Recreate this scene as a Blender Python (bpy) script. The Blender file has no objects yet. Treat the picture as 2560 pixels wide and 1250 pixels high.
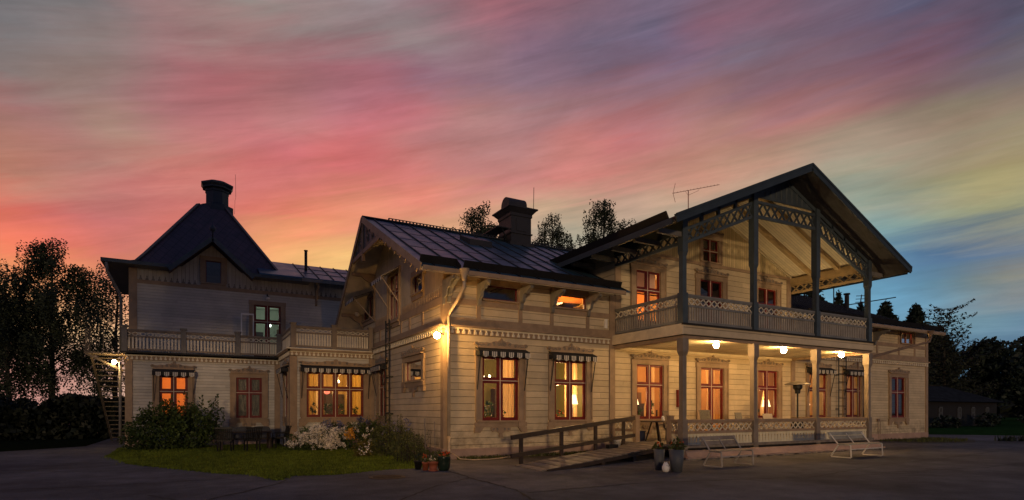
import bpy, bmesh, math, random
import numpy as np
from mathutils import Vector, Matrix

# ------------------------------------------------------------------ camera, sky, sun, exposure
SC = bpy.context.scene
COL = SC.collection
R = math.radians

cam_data = bpy.data.cameras.new("camera")
cam = bpy.data.objects.new("camera", cam_data)
COL.objects.link(cam)
cam.location = (0, 0, 1.6)
cam.rotation_euler = (R(90), 0, R(-29))
cam_data.sensor_width = 36
cam_data.lens = 1420 / 2560 * 36
cam_data.shift_y = (1025 - 625) / 2560
cam_data.clip_end = 2000
SC.camera = cam

SC.view_settings.view_transform = 'Standard'
SC.view_settings.look = 'None'
SC.view_settings.exposure = 0
SC.view_settings.gamma = 1
SC.view_settings.use_curve_mapping = False
SC.render.engine = 'CYCLES'
SC.cycles.use_denoising = True
SC.cycles.max_bounces = 6
SC.cycles.transparent_max_bounces = 12
SC.cycles.sample_clamp_indirect = 6


def s2l(c):
    return c / 12.92 if c <= .04045 else ((c + .055) / 1.055) ** 2.4


def lin(c):
    return tuple(s2l(v / 255) for v in c) + (1,)


# dusk sky: observed colours (azimuth east of +Y and elevation in degrees, then red, green, blue 0-255)
SKY_SEEN = [
    (-13.0, 28.2, 105, 112, 116), (-8.3, 29.4, 108, 114, 116), (-1.9, 31.4, 138, 112, 112), (4.1, 32.7, 140, 135, 128), (9.6, 33.7, 138, 130, 128), (14.8, 34.5, 132, 128, 130),
    (21.8, 35.1, 140, 110, 118), (27.0, 34.6, 165, 92, 102), (33.8, 35.2, 135, 98, 110), (41.7, 34.6, 120, 98, 118), (45.5, 33.9, 95, 102, 125), (52.6, 32.4, 125, 88, 105),
    (57.5, 31.6, 100, 98, 118), (63.3, 30.3, 76, 86, 115), (69.7, 28.5, 68, 80, 108), (-13.0, 25.3, 120, 112, 112), (-5.6, 27.9, 138, 125, 120), (0.2, 30.0, 148, 122, 118),
    (-1.6, 29.0, 155, 110, 112), (6.8, 31.8, 148, 118, 118), (12.5, 31.1, 178, 98, 102), (19.8, 33.0, 148, 138, 138), (25.8, 32.8, 138, 110, 120), (31.8, 32.5, 125, 100, 122),
    (37.8, 32.5, 115, 102, 125), (43.6, 33.3, 98, 98, 125), (47.3, 32.3, 140, 90, 105), (51.2, 30.8, 112, 105, 122), (59.0, 29.7, 112, 88, 108), (65.7, 27.8, 118, 75, 90),
    (69.7, 27.3, 75, 82, 105), (-11.7, 23.8, 148, 130, 118), (-7.0, 25.5, 150, 125, 118), (-3.7, 25.7, 160, 105, 115), (-0.4, 26.7, 178, 100, 108), (4.7, 28.6, 178, 105, 110),
    (12.5, 28.8, 152, 102, 120), (16.3, 28.9, 155, 95, 112), (21.8, 30.3, 145, 105, 122), (29.8, 30.8, 132, 108, 125), (37.8, 30.2, 118, 102, 122), (45.5, 29.4, 115, 98, 122),
    (52.6, 28.6, 120, 92, 112), (59.0, 27.3, 128, 98, 110), (64.7, 25.3, 128, 92, 98), (69.7, 24.3, 105, 95, 105), (-12.6, 21.3, 170, 92, 92), (-10.2, 21.8, 155, 105, 108),
    (-5.6, 23.4, 162, 140, 118), (-2.2, 24.7, 165, 110, 112), (3.4, 24.1, 185, 105, 108), (8.9, 25.6, 172, 118, 115), (14.0, 25.6, 195, 95, 102), (17.8, 26.4, 190, 95, 105),
    (24.2, 26.3, 172, 125, 120), (31.8, 27.0, 150, 115, 120), (39.8, 26.6, 155, 108, 115), (47.3, 26.5, 155, 108, 110), (54.3, 25.4, 165, 112, 108), (60.5, 24.7, 160, 110, 105),
    (64.7, 23.9, 150, 120, 105), (68.5, 22.3, 140, 132, 105), (70.6, 21.9, 130, 118, 108), (-11.9, 18.9, 168, 138, 112), (-7.0, 20.8, 168, 130, 115), (-2.8, 21.4, 175, 130, 115),
    (2.1, 21.7, 195, 115, 110), (6.1, 23.0, 190, 100, 108), (11.8, 23.8, 205, 105, 108), (16.3, 24.6, 195, 120, 115), (21.8, 24.6, 182, 118, 118), (29.8, 24.4, 175, 120, 120),
    (35.8, 24.3, 205, 115, 108), (41.7, 24.9, 195, 108, 108), (47.3, 23.6, 200, 135, 115), (50.9, 22.9, 190, 145, 120), (55.2, 24.6, 185, 115, 105), (59.0, 21.8, 165, 150, 125),
    (63.3, 20.6, 150, 140, 118), (67.3, 21.0, 140, 130, 108), (70.4, 19.1, 158, 143, 112), (-11.9, 17.0, 180, 125, 100), (-7.0, 18.4, 185, 115, 110), (-1.9, 19.5, 200, 118, 105),
    (5.1, 20.3, 205, 105, 100), (11.8, 21.5, 222, 105, 98), (14.0, 23.0, 212, 100, 100), (17.8, 21.7, 215, 110, 105), (25.8, 22.0, 195, 120, 118), (33.8, 22.7, 210, 125, 115),
    (39.8, 22.0, 205, 130, 115), (47.3, 21.4, 205, 140, 115), (52.6, 21.3, 190, 150, 120), (58.4, 19.7, 155, 155, 135), (61.9, 19.4, 150, 150, 125), (66.0, 19.1, 165, 130, 105),
    (67.3, 17.6, 170, 160, 115), (70.8, 17.1, 172, 158, 106), (-12.6, 14.3, 232, 94, 66), (-9.5, 15.0, 200, 100, 95), (-5.6, 15.7, 190, 105, 105), (-1.3, 16.7, 205, 100, 98),
    (5.1, 18.7, 225, 100, 90), (8.5, 17.7, 225, 110, 85), (14.0, 19.0, 220, 135, 100), (19.8, 20.1, 220, 130, 105), (25.8, 20.3, 215, 150, 115), (31.8, 19.6, 200, 165, 130),
    (35.8, 18.7, 185, 165, 130), (41.7, 19.8, 190, 150, 130), (44.7, 18.9, 190, 165, 130), (52.6, 18.1, 175, 165, 140), (59.9, 17.0, 145, 165, 150), (63.3, 15.8, 150, 165, 145),
    (66.0, 15.3, 158, 163, 120), (68.5, 15.3, 172, 160, 104), (70.6, 14.3, 158, 154, 106), (-12.6, 12.3, 240, 112, 66), (-9.5, 12.9, 222, 104, 82), (-5.6, 13.2, 195, 110, 105),
    (-2.2, 14.4, 215, 110, 95), (6.8, 15.5, 240, 160, 95), (10.3, 15.8, 235, 165, 100), (13.3, 14.6, 243, 190, 105), (21.8, 15.8, 230, 180, 115), (33.8, 16.6, 165, 165, 145),
    (35.4, 16.2, 160, 160, 140), (45.5, 15.3, 140, 165, 160), (55.9, 14.3, 120, 160, 165), (61.9, 14.4, 110, 155, 160), (64.7, 14.0, 90, 130, 150), (67.3, 13.5, 75, 115, 145),
    (69.7, 13.7, 75, 110, 140), (-12.6, 10.3, 248, 142, 76), (-9.5, 10.8, 236, 146, 84), (-5.6, 11.3, 222, 124, 88), (0.2, 11.3, 238, 150, 92), (8.5, 14.6, 243, 185, 100),
    (11.4, 13.8, 245, 200, 110), (17.8, 11.9, 235, 195, 125), (33.8, 12.1, 165, 175, 165), (49.1, 11.4, 115, 165, 185), (60.5, 11.4, 95, 155, 185), (64.7, 12.4, 70, 115, 155),
    (67.3, 11.7, 65, 110, 150), (70.4, 11.5, 60, 100, 140), (59.0, 10.5, 105, 165, 195), (63.3, 10.1, 95, 155, 190), (67.3, 9.6, 100, 135, 150), (70.4, 9.3, 165, 150, 110),
    (-12.6, 8.5, 225, 165, 95), (58.4, 9.2, 110, 175, 200), (61.9, 8.6, 85, 150, 185), (68.5, 8.2, 90, 130, 160), (70.6, 7.9, 95, 130, 155), (68.0, 7.0, 115, 150, 160),
    (37.8, 6.9, 150, 170, 175), (14.0, 6.8, 225, 190, 130), (69.7, 5.3, 80, 130, 165), (67.3, 5.8, 90, 135, 165), (-12.6, 6.2, 215, 170, 100), (-6.2, 5.8, 240, 200, 140),
    (-10.7, 2.9, 185, 130, 130), (-12.6, 3.8, 205, 140, 120), (-5.6, 3.2, 200, 160, 140), (69.7, 3.8, 80, 120, 150), (64.7, 2.5, 75, 115, 145), (29.8, 3.0, 160, 160, 160)]
SKY_EL = [1, 4, 7, 10, 12.5, 15, 17.5, 20, 22.5, 25, 27.5, 30, 33, 36]
SKY_AZ = [-16 + 90 * j / 27 for j in range(28)]
_p = np.array(SKY_SEEN, float)
_l = np.array([lin(c)[:3] for c in _p[:, 2:]])


def sky_at(a, e):
    w = (np.hypot((_p[:, 0] - a) * .62, _p[:, 1] - e) + .35) ** -3.7
    return tuple((w[:, None] * _l).sum(0) / w.sum()) + (1,)


def sky_behind(e):
    k = min(1., e / 26) ** .7
    return lin((108 - 58 * k, 106 - 40 * k, 122 - 20 * k))


world = bpy.data.worlds.new("World")
SC.world = world
world.use_nodes = True
wt = world.node_tree
wt.nodes.clear()


def N(t, kind, **kw):
    n = t.nodes.new(kind)
    for k, v in kw.items():
        setattr(n, k, v)
    return n


def M(t, op, a, b=None, c=None):
    n = t.nodes.new('ShaderNodeMath')
    n.operation = op
    for i, x in enumerate((a, b, c)):
        if x is None:
            continue
        if isinstance(x, (int, float)):
            n.inputs[i].default_value = x
        else:
            t.links.new(x, n.inputs[i])
    return n.outputs[0]


def MR(t, v, a, b, lo=0., hi=1., smooth=False):
    n = t.nodes.new('ShaderNodeMapRange')
    if smooth:
        n.interpolation_type = 'SMOOTHSTEP'
    t.links.new(v, n.inputs[0])
    for i, x in enumerate((a, b, lo, hi)):
        n.inputs[i + 1].default_value = x
    return n.outputs[0]


def MIX(t, f, a, b, mode='MIX'):
    n = t.nodes.new('ShaderNodeMix')
    n.data_type = 'RGBA'
    n.blend_type = mode
    for s, x in ((n.inputs[0], f), (n.inputs[6], a), (n.inputs[7], b)):
        if isinstance(x, (int, float)):
            s.default_value = x
        elif isinstance(x, tuple):
            s.default_value = x if len(x) == 4 else x + (1,)
        else:
            t.links.new(x, s)
    return n.outputs[2]


def XYZ(t, x, y, z):
    n = t.nodes.new('ShaderNodeCombineXYZ')
    for i, v in enumerate((x, y, z)):
        if isinstance(v, (int, float)):
            n.inputs[i].default_value = v
        else:
            t.links.new(v, n.inputs[i])
    return n.outputs[0]


def NOISE(t, vec, scale, detail=4, rough=.55, dist=0., dims='3D'):
    n = t.nodes.new('ShaderNodeTexNoise')
    n.noise_dimensions = dims
    if vec is not None:
        t.links.new(vec, n.inputs['Vector'])
    n.inputs['Scale'].default_value = scale
    n.inputs['Detail'].default_value = detail
    n.inputs['Roughness'].default_value = rough
    n.inputs['Distortion'].default_value = dist
    return n.outputs['Fac']


tc = N(wt, 'ShaderNodeTexCoord')
sep = N(wt, 'ShaderNodeSeparateXYZ')
wt.links.new(tc.outputs['Generated'], sep.inputs[0])
azr = M(wt, 'ARCTAN2', sep.outputs[0], sep.outputs[1])
elr = M(wt, 'ARCSINE', sep.outputs[2])
az = M(wt, 'MULTIPLY', azr, 57.29578)
el = M(wt, 'MULTIPLY', elr, 57.29578)
along = az
# cirrus bands climb to the east, more steeply towards the sunset side
across = M(wt, 'SUBTRACT', el, M(wt, 'SUBTRACT', M(wt, 'MULTIPLY', az, .28), M(wt, 'MULTIPLY', M(wt, 'MULTIPLY', az, az), .0019)))
streak = XYZ(wt, M(wt, 'MULTIPLY', along, .030), M(wt, 'MULTIPLY', across, .17), 3.1)
n1 = NOISE(wt, streak, 1.0, 5, .55, .55)
streak2 = XYZ(wt, M(wt, 'MULTIPLY', along, .05), M(wt, 'MULTIPLY', across, .42), 9.7)
n2 = NOISE(wt, streak2, 1.0, 8, .64, .5)
elw = M(wt, 'ADD', el, M(wt, 'MULTIPLY', M(wt, 'SUBTRACT', n1, .5), 4.5))
elw = M(wt, 'ADD', elw, M(wt, 'MULTIPLY', M(wt, 'SUBTRACT', n2, .5), 4.5))
azw = M(wt, 'ADD', az, M(wt, 'MULTIPLY', M(wt, 'SUBTRACT', n1, .5), 4.5))
tpos = M(wt, 'DIVIDE', M(wt, 'ADD', azw, 180.), 360.)
acc = None
for i, e0 in enumerate(SKY_EL):
    ramp = N(wt, 'ShaderNodeValToRGB')
    wt.links.new(tpos, ramp.inputs[0])
    cr = ramp.color_ramp
    cr.interpolation = 'B_SPLINE'
    back = sky_behind(e0)
    stops = [(0., back), ((-75 + 180) / 360, back)]
    stops += [((a + 180) / 360, sky_at(a, e0)) for a in SKY_AZ]
    stops += [((140 + 180) / 360, back), (1., back)]
    cr.elements[0].position, cr.elements[0].color = stops[0]
    cr.elements[1].position, cr.elements[1].color = stops[-1]
    for p, c in stops[1:-1]:
        e = cr.elements.new(p)
        e.color = c
    if acc is None:
        acc = ramp.outputs[0]
    else:
        acc = MIX(wt, MR(wt, elw, SKY_EL[i - 1], SKY_EL[i]), acc, ramp.outputs[0])
acc = MIX(wt, MR(wt, el, 38., 62., smooth=True), acc, lin((54, 70, 108)))
# thin bright and dark cloud filaments
n4 = NOISE(wt, XYZ(wt, M(wt, 'MULTIPLY', along, .10), M(wt, 'MULTIPLY', across, .95), 33.), 1.0, 6, .6, .8)
puff = NOISE(wt, XYZ(wt, M(wt, 'MULTIPLY', along, .09), M(wt, 'MULTIPLY', across, .24), 45.), 1.0, 7, .62, .6)
gain = M(wt, 'MULTIPLY', MR(wt, n2, .32, .68, .84, 1.15), MR(wt, n4, .35, .65, .955, 1.045))
gain = M(wt, 'MULTIPLY', gain, MR(wt, puff, .35, .65, .93, 1.06))
gv = N(wt, 'ShaderNodeVectorMath', operation='SCALE')
wt.links.new(acc, gv.inputs[0])
wt.links.new(gain, gv.inputs['Scale'])
acc = gv.outputs[0]
n3 = NOISE(wt, XYZ(wt, M(wt, 'MULTIPLY', along, .035), M(wt, 'MULTIPLY', across, .3), 21.), 1.0, 8, .62, .5)
acc = MIX(wt, MR(wt, n3, .45, .72, 0., .6), acc, (1.18, .90, .93), 'MULTIPLY')
hsv = N(wt, 'ShaderNodeHueSaturation')
hsv.inputs['Saturation'].default_value = .93
hsv.inputs['Value'].default_value = 1.02
wt.links.new(acc, hsv.inputs['Color'])
acc = hsv.outputs[0]
acc = MIX(wt, MR(wt, el, -1.5, -.2), lin((26, 28, 34)), acc)
bg = N(wt, 'ShaderNodeBackground')
wt.links.new(acc, bg.inputs[0])
bg.inputs[1].default_value = 1.0
wo = N(wt, 'ShaderNodeOutputWorld')
wt.links.new(bg.outputs[0], wo.inputs[0])

sun_data = bpy.data.lights.new("sun", 'SUN')
sun = bpy.data.objects.new("sun", sun_data)
COL.objects.link(sun)
sun_data.energy = .85
sun_data.angle = R(3)
sun_data.color = (1., .67, .37)
sun_dir = Vector((.42, 1., -.085))          # last warm light, low, from behind the viewer
sun.rotation_euler = sun_dir.to_track_quat('-Z', 'Y').to_euler()
sun.location = (-4, -20, 8)

# ------------------------------------------------------------------ materials


def new_mat(name):
    m = bpy.data.materials.new(name)
    m.use_nodes = True
    t = m.node_tree
    return m, t, t.nodes['Principled BSDF']


def paint(name, col, rough=.6, var=.25, scale=3., metal=0., bump=.15, bscale=40., spec=.4, coat=0.):
    m, t, b = new_mat(name)
    g = N(t, 'ShaderNodeNewGeometry')
    n = NOISE(t, g.outputs['Position'], scale, 5, .6)
    k = MR(t, n, .3, .7, 1 - var, 1 + var)
    v = N(t, 'ShaderNodeVectorMath', operation='SCALE')
    v.inputs[0].default_value = col[:3]
    t.links.new(k, v.inputs['Scale'])
    t.links.new(v.outputs[0], b.inputs['Base Color'])
    b.inputs['Roughness'].default_value = rough
    b.inputs['Metallic'].default_value = metal
    b.inputs['Specular IOR Level'].default_value = spec
    b.inputs['Coat Weight'].default_value = coat
    if bump:
        n2 = NOISE(t, g.outputs['Position'], bscale, 3, .6)
        bp = N(t, 'ShaderNodeBump')
        bp.inputs['Strength'].default_value = bump
        bp.inputs['Distance'].default_value = .01
        t.links.new(n2, bp.inputs['Height'])
        t.links.new(bp.outputs[0], b.inputs['Normal'])
    return m


def siding(name, col, pitch, axis='Z', groove=.085, dark=.52):
    """painted boards: a groove between boards, each board a slightly different tone, old weather stains"""
    m, t, b = new_mat(name)
    g = N(t, 'ShaderNodeNewGeometry')
    s = N(t, 'ShaderNodeSeparateXYZ')
    t.links.new(g.outputs['Position'], s.inputs[0])
    u = M(t, 'DIVIDE', s.outputs['XYZ'.index(axis)], pitch)
    u = M(t, 'ADD', u, 50.0)
    f = M(t, 'FRACT', u)
    idx = M(t, 'FLOOR', u)
    edge = M(t, 'MINIMUM', MR(t, f, groove * .4, groove), MR(t, f, 1 - groove * .3, 1.0, 1., 0.))
    wn = N(t, 'ShaderNodeTexWhiteNoise', noise_dimensions='2D')
    along = M(t, 'ADD', s.outputs[0], s.outputs[1]) if axis == 'Z' else s.outputs[2]
    chunk = M(t, 'FLOOR', M(t, 'ADD', M(t, 'DIVIDE', along, 4.2), M(t, 'MULTIPLY', idx, .37)))
    t.links.new(XYZ(t, idx, chunk, 0.), wn.inputs['Vector'])
    jf = M(t, 'FRACT', M(t, 'ADD', M(t, 'DIVIDE', along, 4.2), M(t, 'MULTIPLY', idx, .37)))
    joint = MR(t, jf, .001, .003, .55, 1.)
    edge = M(t, 'MINIMUM', edge, joint) if axis == 'Z' else edge
    tone = MR(t, wn.outputs['Value'], 0, 1, .88, 1.08)
    st = NOISE(t, g.outputs['Position'], 1.3, 6, .65)
    stain = MR(t, st, .35, .7, 1.06, .82)
    grain_v = N(t, 'ShaderNodeMapping')
    grain_v.inputs['Scale'].default_value = (3, 3, 60) if axis == 'Z' else (60, 60, 3)
    t.links.new(g.outputs['Position'], grain_v.inputs[0])
    gr = NOISE(t, grain_v.outputs[0], 1., 3, .6)
    k = M(t, 'MULTIPLY', M(t, 'MULTIPLY', tone, stain), MR(t, gr, .3, .7, .94, 1.05))
    k = M(t, 'MULTIPLY', k, MR(t, edge, 0, 1, dark, 1.))
    dn = NOISE(t, g.outputs['Position'], 2.6, 6, .7)
    dirt = M(t, 'MULTIPLY', MR(t, dn, .42, .62), MR(t, s.outputs[2], .35, 1.3, .45, 0.))
    k = M(t, 'MULTIPLY', k, M(t, 'SUBTRACT', 1., dirt))
    v = N(t, 'ShaderNodeVectorMath', operation='SCALE')
    v.inputs[0].default_value = col[:3]
    t.links.new(k, v.inputs['Scale'])
    t.links.new(v.outputs[0], b.inputs['Base Color'])
    b.inputs['Roughness'].default_value = .62
    b.inputs['Specular IOR Level'].default_value = .3
    hgt = M(t, 'ADD', M(t, 'MULTIPLY', edge, .8), M(t, 'MULTIPLY', M(t, 'SUBTRACT', 1., f), .35))
    hgt = M(t, 'ADD', hgt, M(t, 'MULTIPLY', gr, .06))
    bp = N(t, 'ShaderNodeBump')
    bp.inputs['Strength'].default_value = .8
    bp.inputs['Distance'].default_value = .018
    t.links.new(hgt, bp.inputs['Height'])
    t.links.new(bp.outputs[0], b.inputs['Normal'])
    return m


def leafmat(name, col, var=.5, trans=.25, scale=1.4):
    m, t, b = new_mat(name)
    g = N(t, 'ShaderNodeNewGeometry')
    n = NOISE(t, g.outputs['Position'], scale, 4, .7)
    rnd = g.outputs['Random Per Island']
    k = M(t, 'MULTIPLY', MR(t, n, .3, .7, 1 - var, 1 + var), MR(t, rnd, 0, 1, .6, 1.4))
    v = N(t, 'ShaderNodeVectorMath', operation='SCALE')
    v.inputs[0].default_value = col[:3]
    t.links.new(k, v.inputs['Scale'])
    t.links.new(v.outputs[0], b.inputs['Base Color'])
    b.inputs['Roughness'].default_value = .6
    b.inputs['Specular IOR Level'].default_value = .25
    if trans:
        tr = N(t, 'ShaderNodeBsdfTranslucent')
        t.links.new(v.outputs[0], tr.inputs[0])
        mx = N(t, 'ShaderNodeMixShader')
        mx.inputs[0].default_value = trans
        t.links.new(b.outputs[0], mx.inputs[1])
        t.links.new(tr.outputs[0], mx.inputs[2])
        t.links.new(mx.outputs[0], t.nodes['Material Output'].inputs[0])
    return m


def emit(name, col, strength):
    m, t, b = new_mat(name)
    b.inputs['Base Color'].default_value = (.8, .75, .65, 1)
    b.inputs['Emission Color'].default_value = col + (1,)
    b.inputs['Emission Strength'].default_value = strength
    return m


def glassmat(name, tint=(1, 1, 1), rough=.02, extra=0.):
    m, t, b = new_mat(name)
    tr = N(t, 'ShaderNodeBsdfTransparent')
    tr.inputs[0].default_value = tint + (1,)
    gl = N(t, 'ShaderNodeBsdfGlossy')
    gl.inputs['Roughness'].default_value = rough
    fr = N(t, 'ShaderNodeFresnel')
    fr.inputs[0].default_value = 1.5
    mx = N(t, 'ShaderNodeMixShader')
    t.links.new(M(t, 'ADD', fr.outputs[0], extra), mx.inputs[0])
    t.links.new(tr.outputs[0], mx.inputs[1])
    t.links.new(gl.outputs[0], mx.inputs[2])
    t.links.new(mx.outputs[0], t.nodes['Material Output'].inputs[0])
    return m


def clothmat(name, col, trans=.5, stripe=0.):
    m, t, b = new_mat(name)
    b.inputs['Base Color'].default_value = col + (1,)
    b.inputs['Roughness'].default_value = .9
    tr = N(t, 'ShaderNodeBsdfTranslucent')
    tr.inputs[0].default_value = col + (1,)
    mx = N(t, 'ShaderNodeMixShader')
    mx.inputs[0].default_value = trans
    t.links.new(b.outputs[0], mx.inputs[1])
    t.links.new(tr.outputs[0], mx.inputs[2])
    t.links.new(mx.outputs[0], t.nodes['Material Output'].inputs[0])
    return m


CREAM = (.56, .455, .305)
TRIM = (.29, .205, .135)
m_side = siding("cream_boards", CREAM, .225)
m_fine = siding("cream_narrow_boards", CREAM, .14)
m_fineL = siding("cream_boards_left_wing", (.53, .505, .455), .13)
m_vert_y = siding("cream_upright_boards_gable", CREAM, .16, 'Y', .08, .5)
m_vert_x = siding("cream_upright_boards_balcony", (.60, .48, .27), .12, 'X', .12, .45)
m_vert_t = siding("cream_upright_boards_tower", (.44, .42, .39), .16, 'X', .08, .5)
m_ceil = siding("cream_ceiling_boards", (.84, .75, .54), .13, 'Y', .1, .5)
m_trim = paint("brown_beige_trim", TRIM, .6, .2)
m_trimd = paint("grey_brown_trim", (.16, .15, .14), .6, .2)
m_trim_unlit = paint("grey_blue_shaded_trim", (.050, .068, .084), .55, .2)  # trim darkened and blued in its colour to look unlit
m_lat = paint("pale_lattice_paint", (.64, .58, .46), .6, .15)
m_cream = paint("cream_paint", (.62, .53, .38), .6, .15)
m_panel = paint("pale_cream_panel", (.66, .60, .42), .6, .15)
m_red = paint("dark_red_sash", (.135, .010, .006), .4, .2)
m_mull = paint("pale_mullion", (.55, .47, .38), .5, .1)
m_plinth = paint("pinkish_plinth", (.34, .235, .19), .7, .25, 1.5)
m_white = paint("white_paint", (.72, .70, .66), .5, .12)
m_black = paint("black_iron", (.012, .012, .012), .5, .2, spec=.3)
m_dark = paint("dark_interior", (.02, .018, .016), .8, .2)
m_glass = glassmat("window_glass", (.96, .96, .94))
m_glassd = glassmat("dark_window_glass", (.8, .82, .84), .03, .05)
m_pipe = paint("beige_pipe", (.42, .33, .24), .45, .2)
m_pipeb = paint("brown_pipe", (.20, .14, .10), .45, .2)
m_greyw = paint("grey_weathered_wood", (.20, .17, .14), .75, .35, 5., bump=.4)
m_darkw = paint("dark_stained_wood", (.035, .022, .016), .6, .3, 5.)
m_awnd = paint("awning_black", (.018, .018, .02), .8, .2)
m_awnw = paint("awning_white", (.62, .58, .52), .8, .1)
m_terra = paint("terracotta", (.28, .075, .035), .7, .25)
m_greyp = paint("grey_planter", (.085, .09, .10), .6, .15)
m_green = paint("dark_green_glaze", (.015, .03, .02), .25, .4)
m_globe = emit("lamp_glow", (1., .58, .20), 480.)
m_globeL = emit("lamp_glow_stair", (1., .62, .24), 300.)
m_globeR = emit("lamp_glow_corner", (1., .52, .14), 600.)
m_shade = emit("lampshade_glow", (1., .70, .36), 2.6)
m_bulb = emit("bulb_glow", (1., .72, .38), 14.)
m_roofred = paint("dark_red_roof_plate", (.06, .022, .022), .5, .3, 2., spec=.4)


def roofmat(name, col, rough, metal):
    m, t, b = new_mat(name)
    g = N(t, 'ShaderNodeNewGeometry')
    n = NOISE(t, g.outputs['Position'], 1.1, 6, .65)
    n3 = NOISE(t, g.outputs['Position'], 9., 4, .6)
    k = M(t, 'MULTIPLY', MR(t, n, .3, .7, .7, 1.25), MR(t, n3, .3, .7, .9, 1.1))
    v = N(t, 'ShaderNodeVectorMath', operation='SCALE')
    v.inputs[0].default_value = col
    t.links.new(k, v.inputs['Scale'])
    t.links.new(v.outputs[0], b.inputs['Base Color'])
    t.links.new(MR(t, n, .3, .7, rough - .08, rough + .14), b.inputs['Roughness'])
    b.inputs['Metallic'].default_value = metal
    n2 = NOISE(t, g.outputs['Position'], 2.2, 3, .5)
    bp = N(t, 'ShaderNodeBump')
    bp.inputs['Strength'].default_value = .35
    bp.inputs['Distance'].default_value = .03
    t.links.new(n2, bp.inputs['Height'])
    t.links.new(bp.outputs[0], b.inputs['Normal'])
    return m


m_roof = roofmat("blue_grey_sheet_roof", (.035, .085, .150), .34, .4)
m_seam = paint("roof_seam", (.015, .018, .026), .5, .2, spec=.3)
m_roofd = paint("dark_sheet_edge", (.012, .011, .012), .55, .3, spec=.3)
m_chim = roofmat("dark_chimney_sheet", (.016, .015, .020), .55, .1)
m_tchim = roofmat("blue_black_chimney_sheet", (.022, .032, .045), .5, .2)


def tilemat():
    m, t, b = new_mat("tower_diamond_plates")
    g = N(t, 'ShaderNodeNewGeometry')
    s = N(t, 'ShaderNodeSeparateXYZ')
    t.links.new(g.outputs['Position'], s.inputs[0])
    h = M(t, 'ADD', s.outputs[0], M(t, 'MULTIPLY', s.outputs[1], .6))
    a = M(t, 'FRACT', M(t, 'ADD', M(t, 'DIVIDE', M(t, 'ADD', s.outputs[2], h), .42), 40.))
    c = M(t, 'FRACT', M(t, 'ADD', M(t, 'DIVIDE', M(t, 'SUBTRACT', s.outputs[2], h), .42), 40.))
    e = M(t, 'MINIMUM', MR(t, a, .0, .1), MR(t, c, .0, .1))
    n = NOISE(t, g.outputs['Position'], 2.5, 5, .6)
    col = MIX(t, e, (.006, .003, .006), (.075, .040, .058))
    col = MIX(t, MR(t, n, .35, .7, 0., .6), col, (.02, .016, .022))
    t.links.new(col, b.inputs['Base Color'])
    b.inputs['Roughness'].default_value = .55
    bp = N(t, 'ShaderNodeBump')
    bp.inputs['Strength'].default_value = .6
    bp.inputs['Distance'].default_value = .02
    t.links.new(M(t, 'MULTIPLY', e, M(t, 'ADD', .4, M(t, 'MULTIPLY', M(t, 'ADD', a, c), .3))), bp.inputs['Height'])
    t.links.new(bp.outputs[0], b.inputs['Normal'])
    return m


m_tile = tilemat()


def asphaltmat(name="worn_asphalt", base=(.105, .106, .118)):
    m, t, b = new_mat(name)
    g = N(t, 'ShaderNodeNewGeometry')
    P = g.outputs['Position']
    big = NOISE(t, P, .22, 5, .6)
    mid = NOISE(t, P, 1.6, 6, .65)
    fine = NOISE(t, P, 55., 2, .7)
    vor = N(t, 'ShaderNodeTexVoronoi', feature='F1')
    t.links.new(P, vor.inputs['Vector'])
    vor.inputs['Scale'].default_value = 70.
    k = M(t, 'MULTIPLY', MR(t, big, .35, .65, .6, 1.35), MR(t, mid, .3, .7, .72, 1.28))
    k = M(t, 'MULTIPLY', k, MR(t, fine, .3, .75, .45, 1.9))
    k = M(t, 'MULTIPLY', k, MR(t, vor.outputs['Distance'], .0, .6, 1.35, .75))
    v = N(t, 'ShaderNodeVectorMath', operation='SCALE')
    v.inputs[0].default_value = base
    t.links.new(k, v.inputs['Scale'])
    t.links.new(v.outputs[0], b.inputs['Base Color'])
    b.inputs['Roughness'].default_value = .85
    b.inputs['Specular IOR Level'].default_value = .12
    bp = N(t, 'ShaderNodeBump')
    bp.inputs['Strength'].default_value = .7
    bp.inputs['Distance'].default_value = .012
    t.links.new(M(t, 'ADD', vor.outputs['Distance'], M(t, 'MULTIPLY', mid, 2.)), bp.inputs['Height'])
    t.links.new(bp.outputs[0], b.inputs['Normal'])
    return m


m_asph = asphaltmat()
m_asph2 = asphaltmat("brown_asphalt", (.128, .122, .122))
m_crack = paint("crack_dirt", (.016, .015, .014), .9, .4, 8.)
m_soil = paint("dark_soil", (.035, .028, .02), .9, .4, 6., bump=.5)
m_grassbase = paint("turf_base", (.05, .06, .012), 1., .4, 5., bump=.5, spec=0.)
m_grass = leafmat("grass_blades", (.15, .20, .020), .4, .3, 2.)
m_grassf = paint("far_grass", (.020, .052, .014), 1., .4, 1.5, bump=.5, spec=0.)
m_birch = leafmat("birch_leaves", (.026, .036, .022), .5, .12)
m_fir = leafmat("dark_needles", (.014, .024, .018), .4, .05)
m_larch = leafmat("larch_needles", (.024, .030, .016), .5, .08)
m_bark = paint("dark_bark", (.03, .026, .022), .9, .5, 4., bump=.6)
m_bush = leafmat("bush_leaves", (.055, .085, .022), .45, .25, 2.5)
m_herb = leafmat("herb_leaves", (.075, .088, .028), .5, .25, 4.)
m_yel = leafmat("yellow_green_leaves", (.13, .11, .025), .4, .25, 4.)
m_petalw = leafmat("white_petals", (.78, .72, .64), .15, .2, 4.)
m_petaly = leafmat("yellow_petals", (.65, .33, .05), .2, .2, 4.)
m_petalb = leafmat("lilac_petals", (.16, .16, .26), .3, .2, 4.)
m_petalr = leafmat("orange_red_petals", (.55, .09, .03), .3, .2, 6.)
m_inplant = leafmat("indoor_leaves", (.06, .11, .03), .4, .3, 8.)
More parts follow.
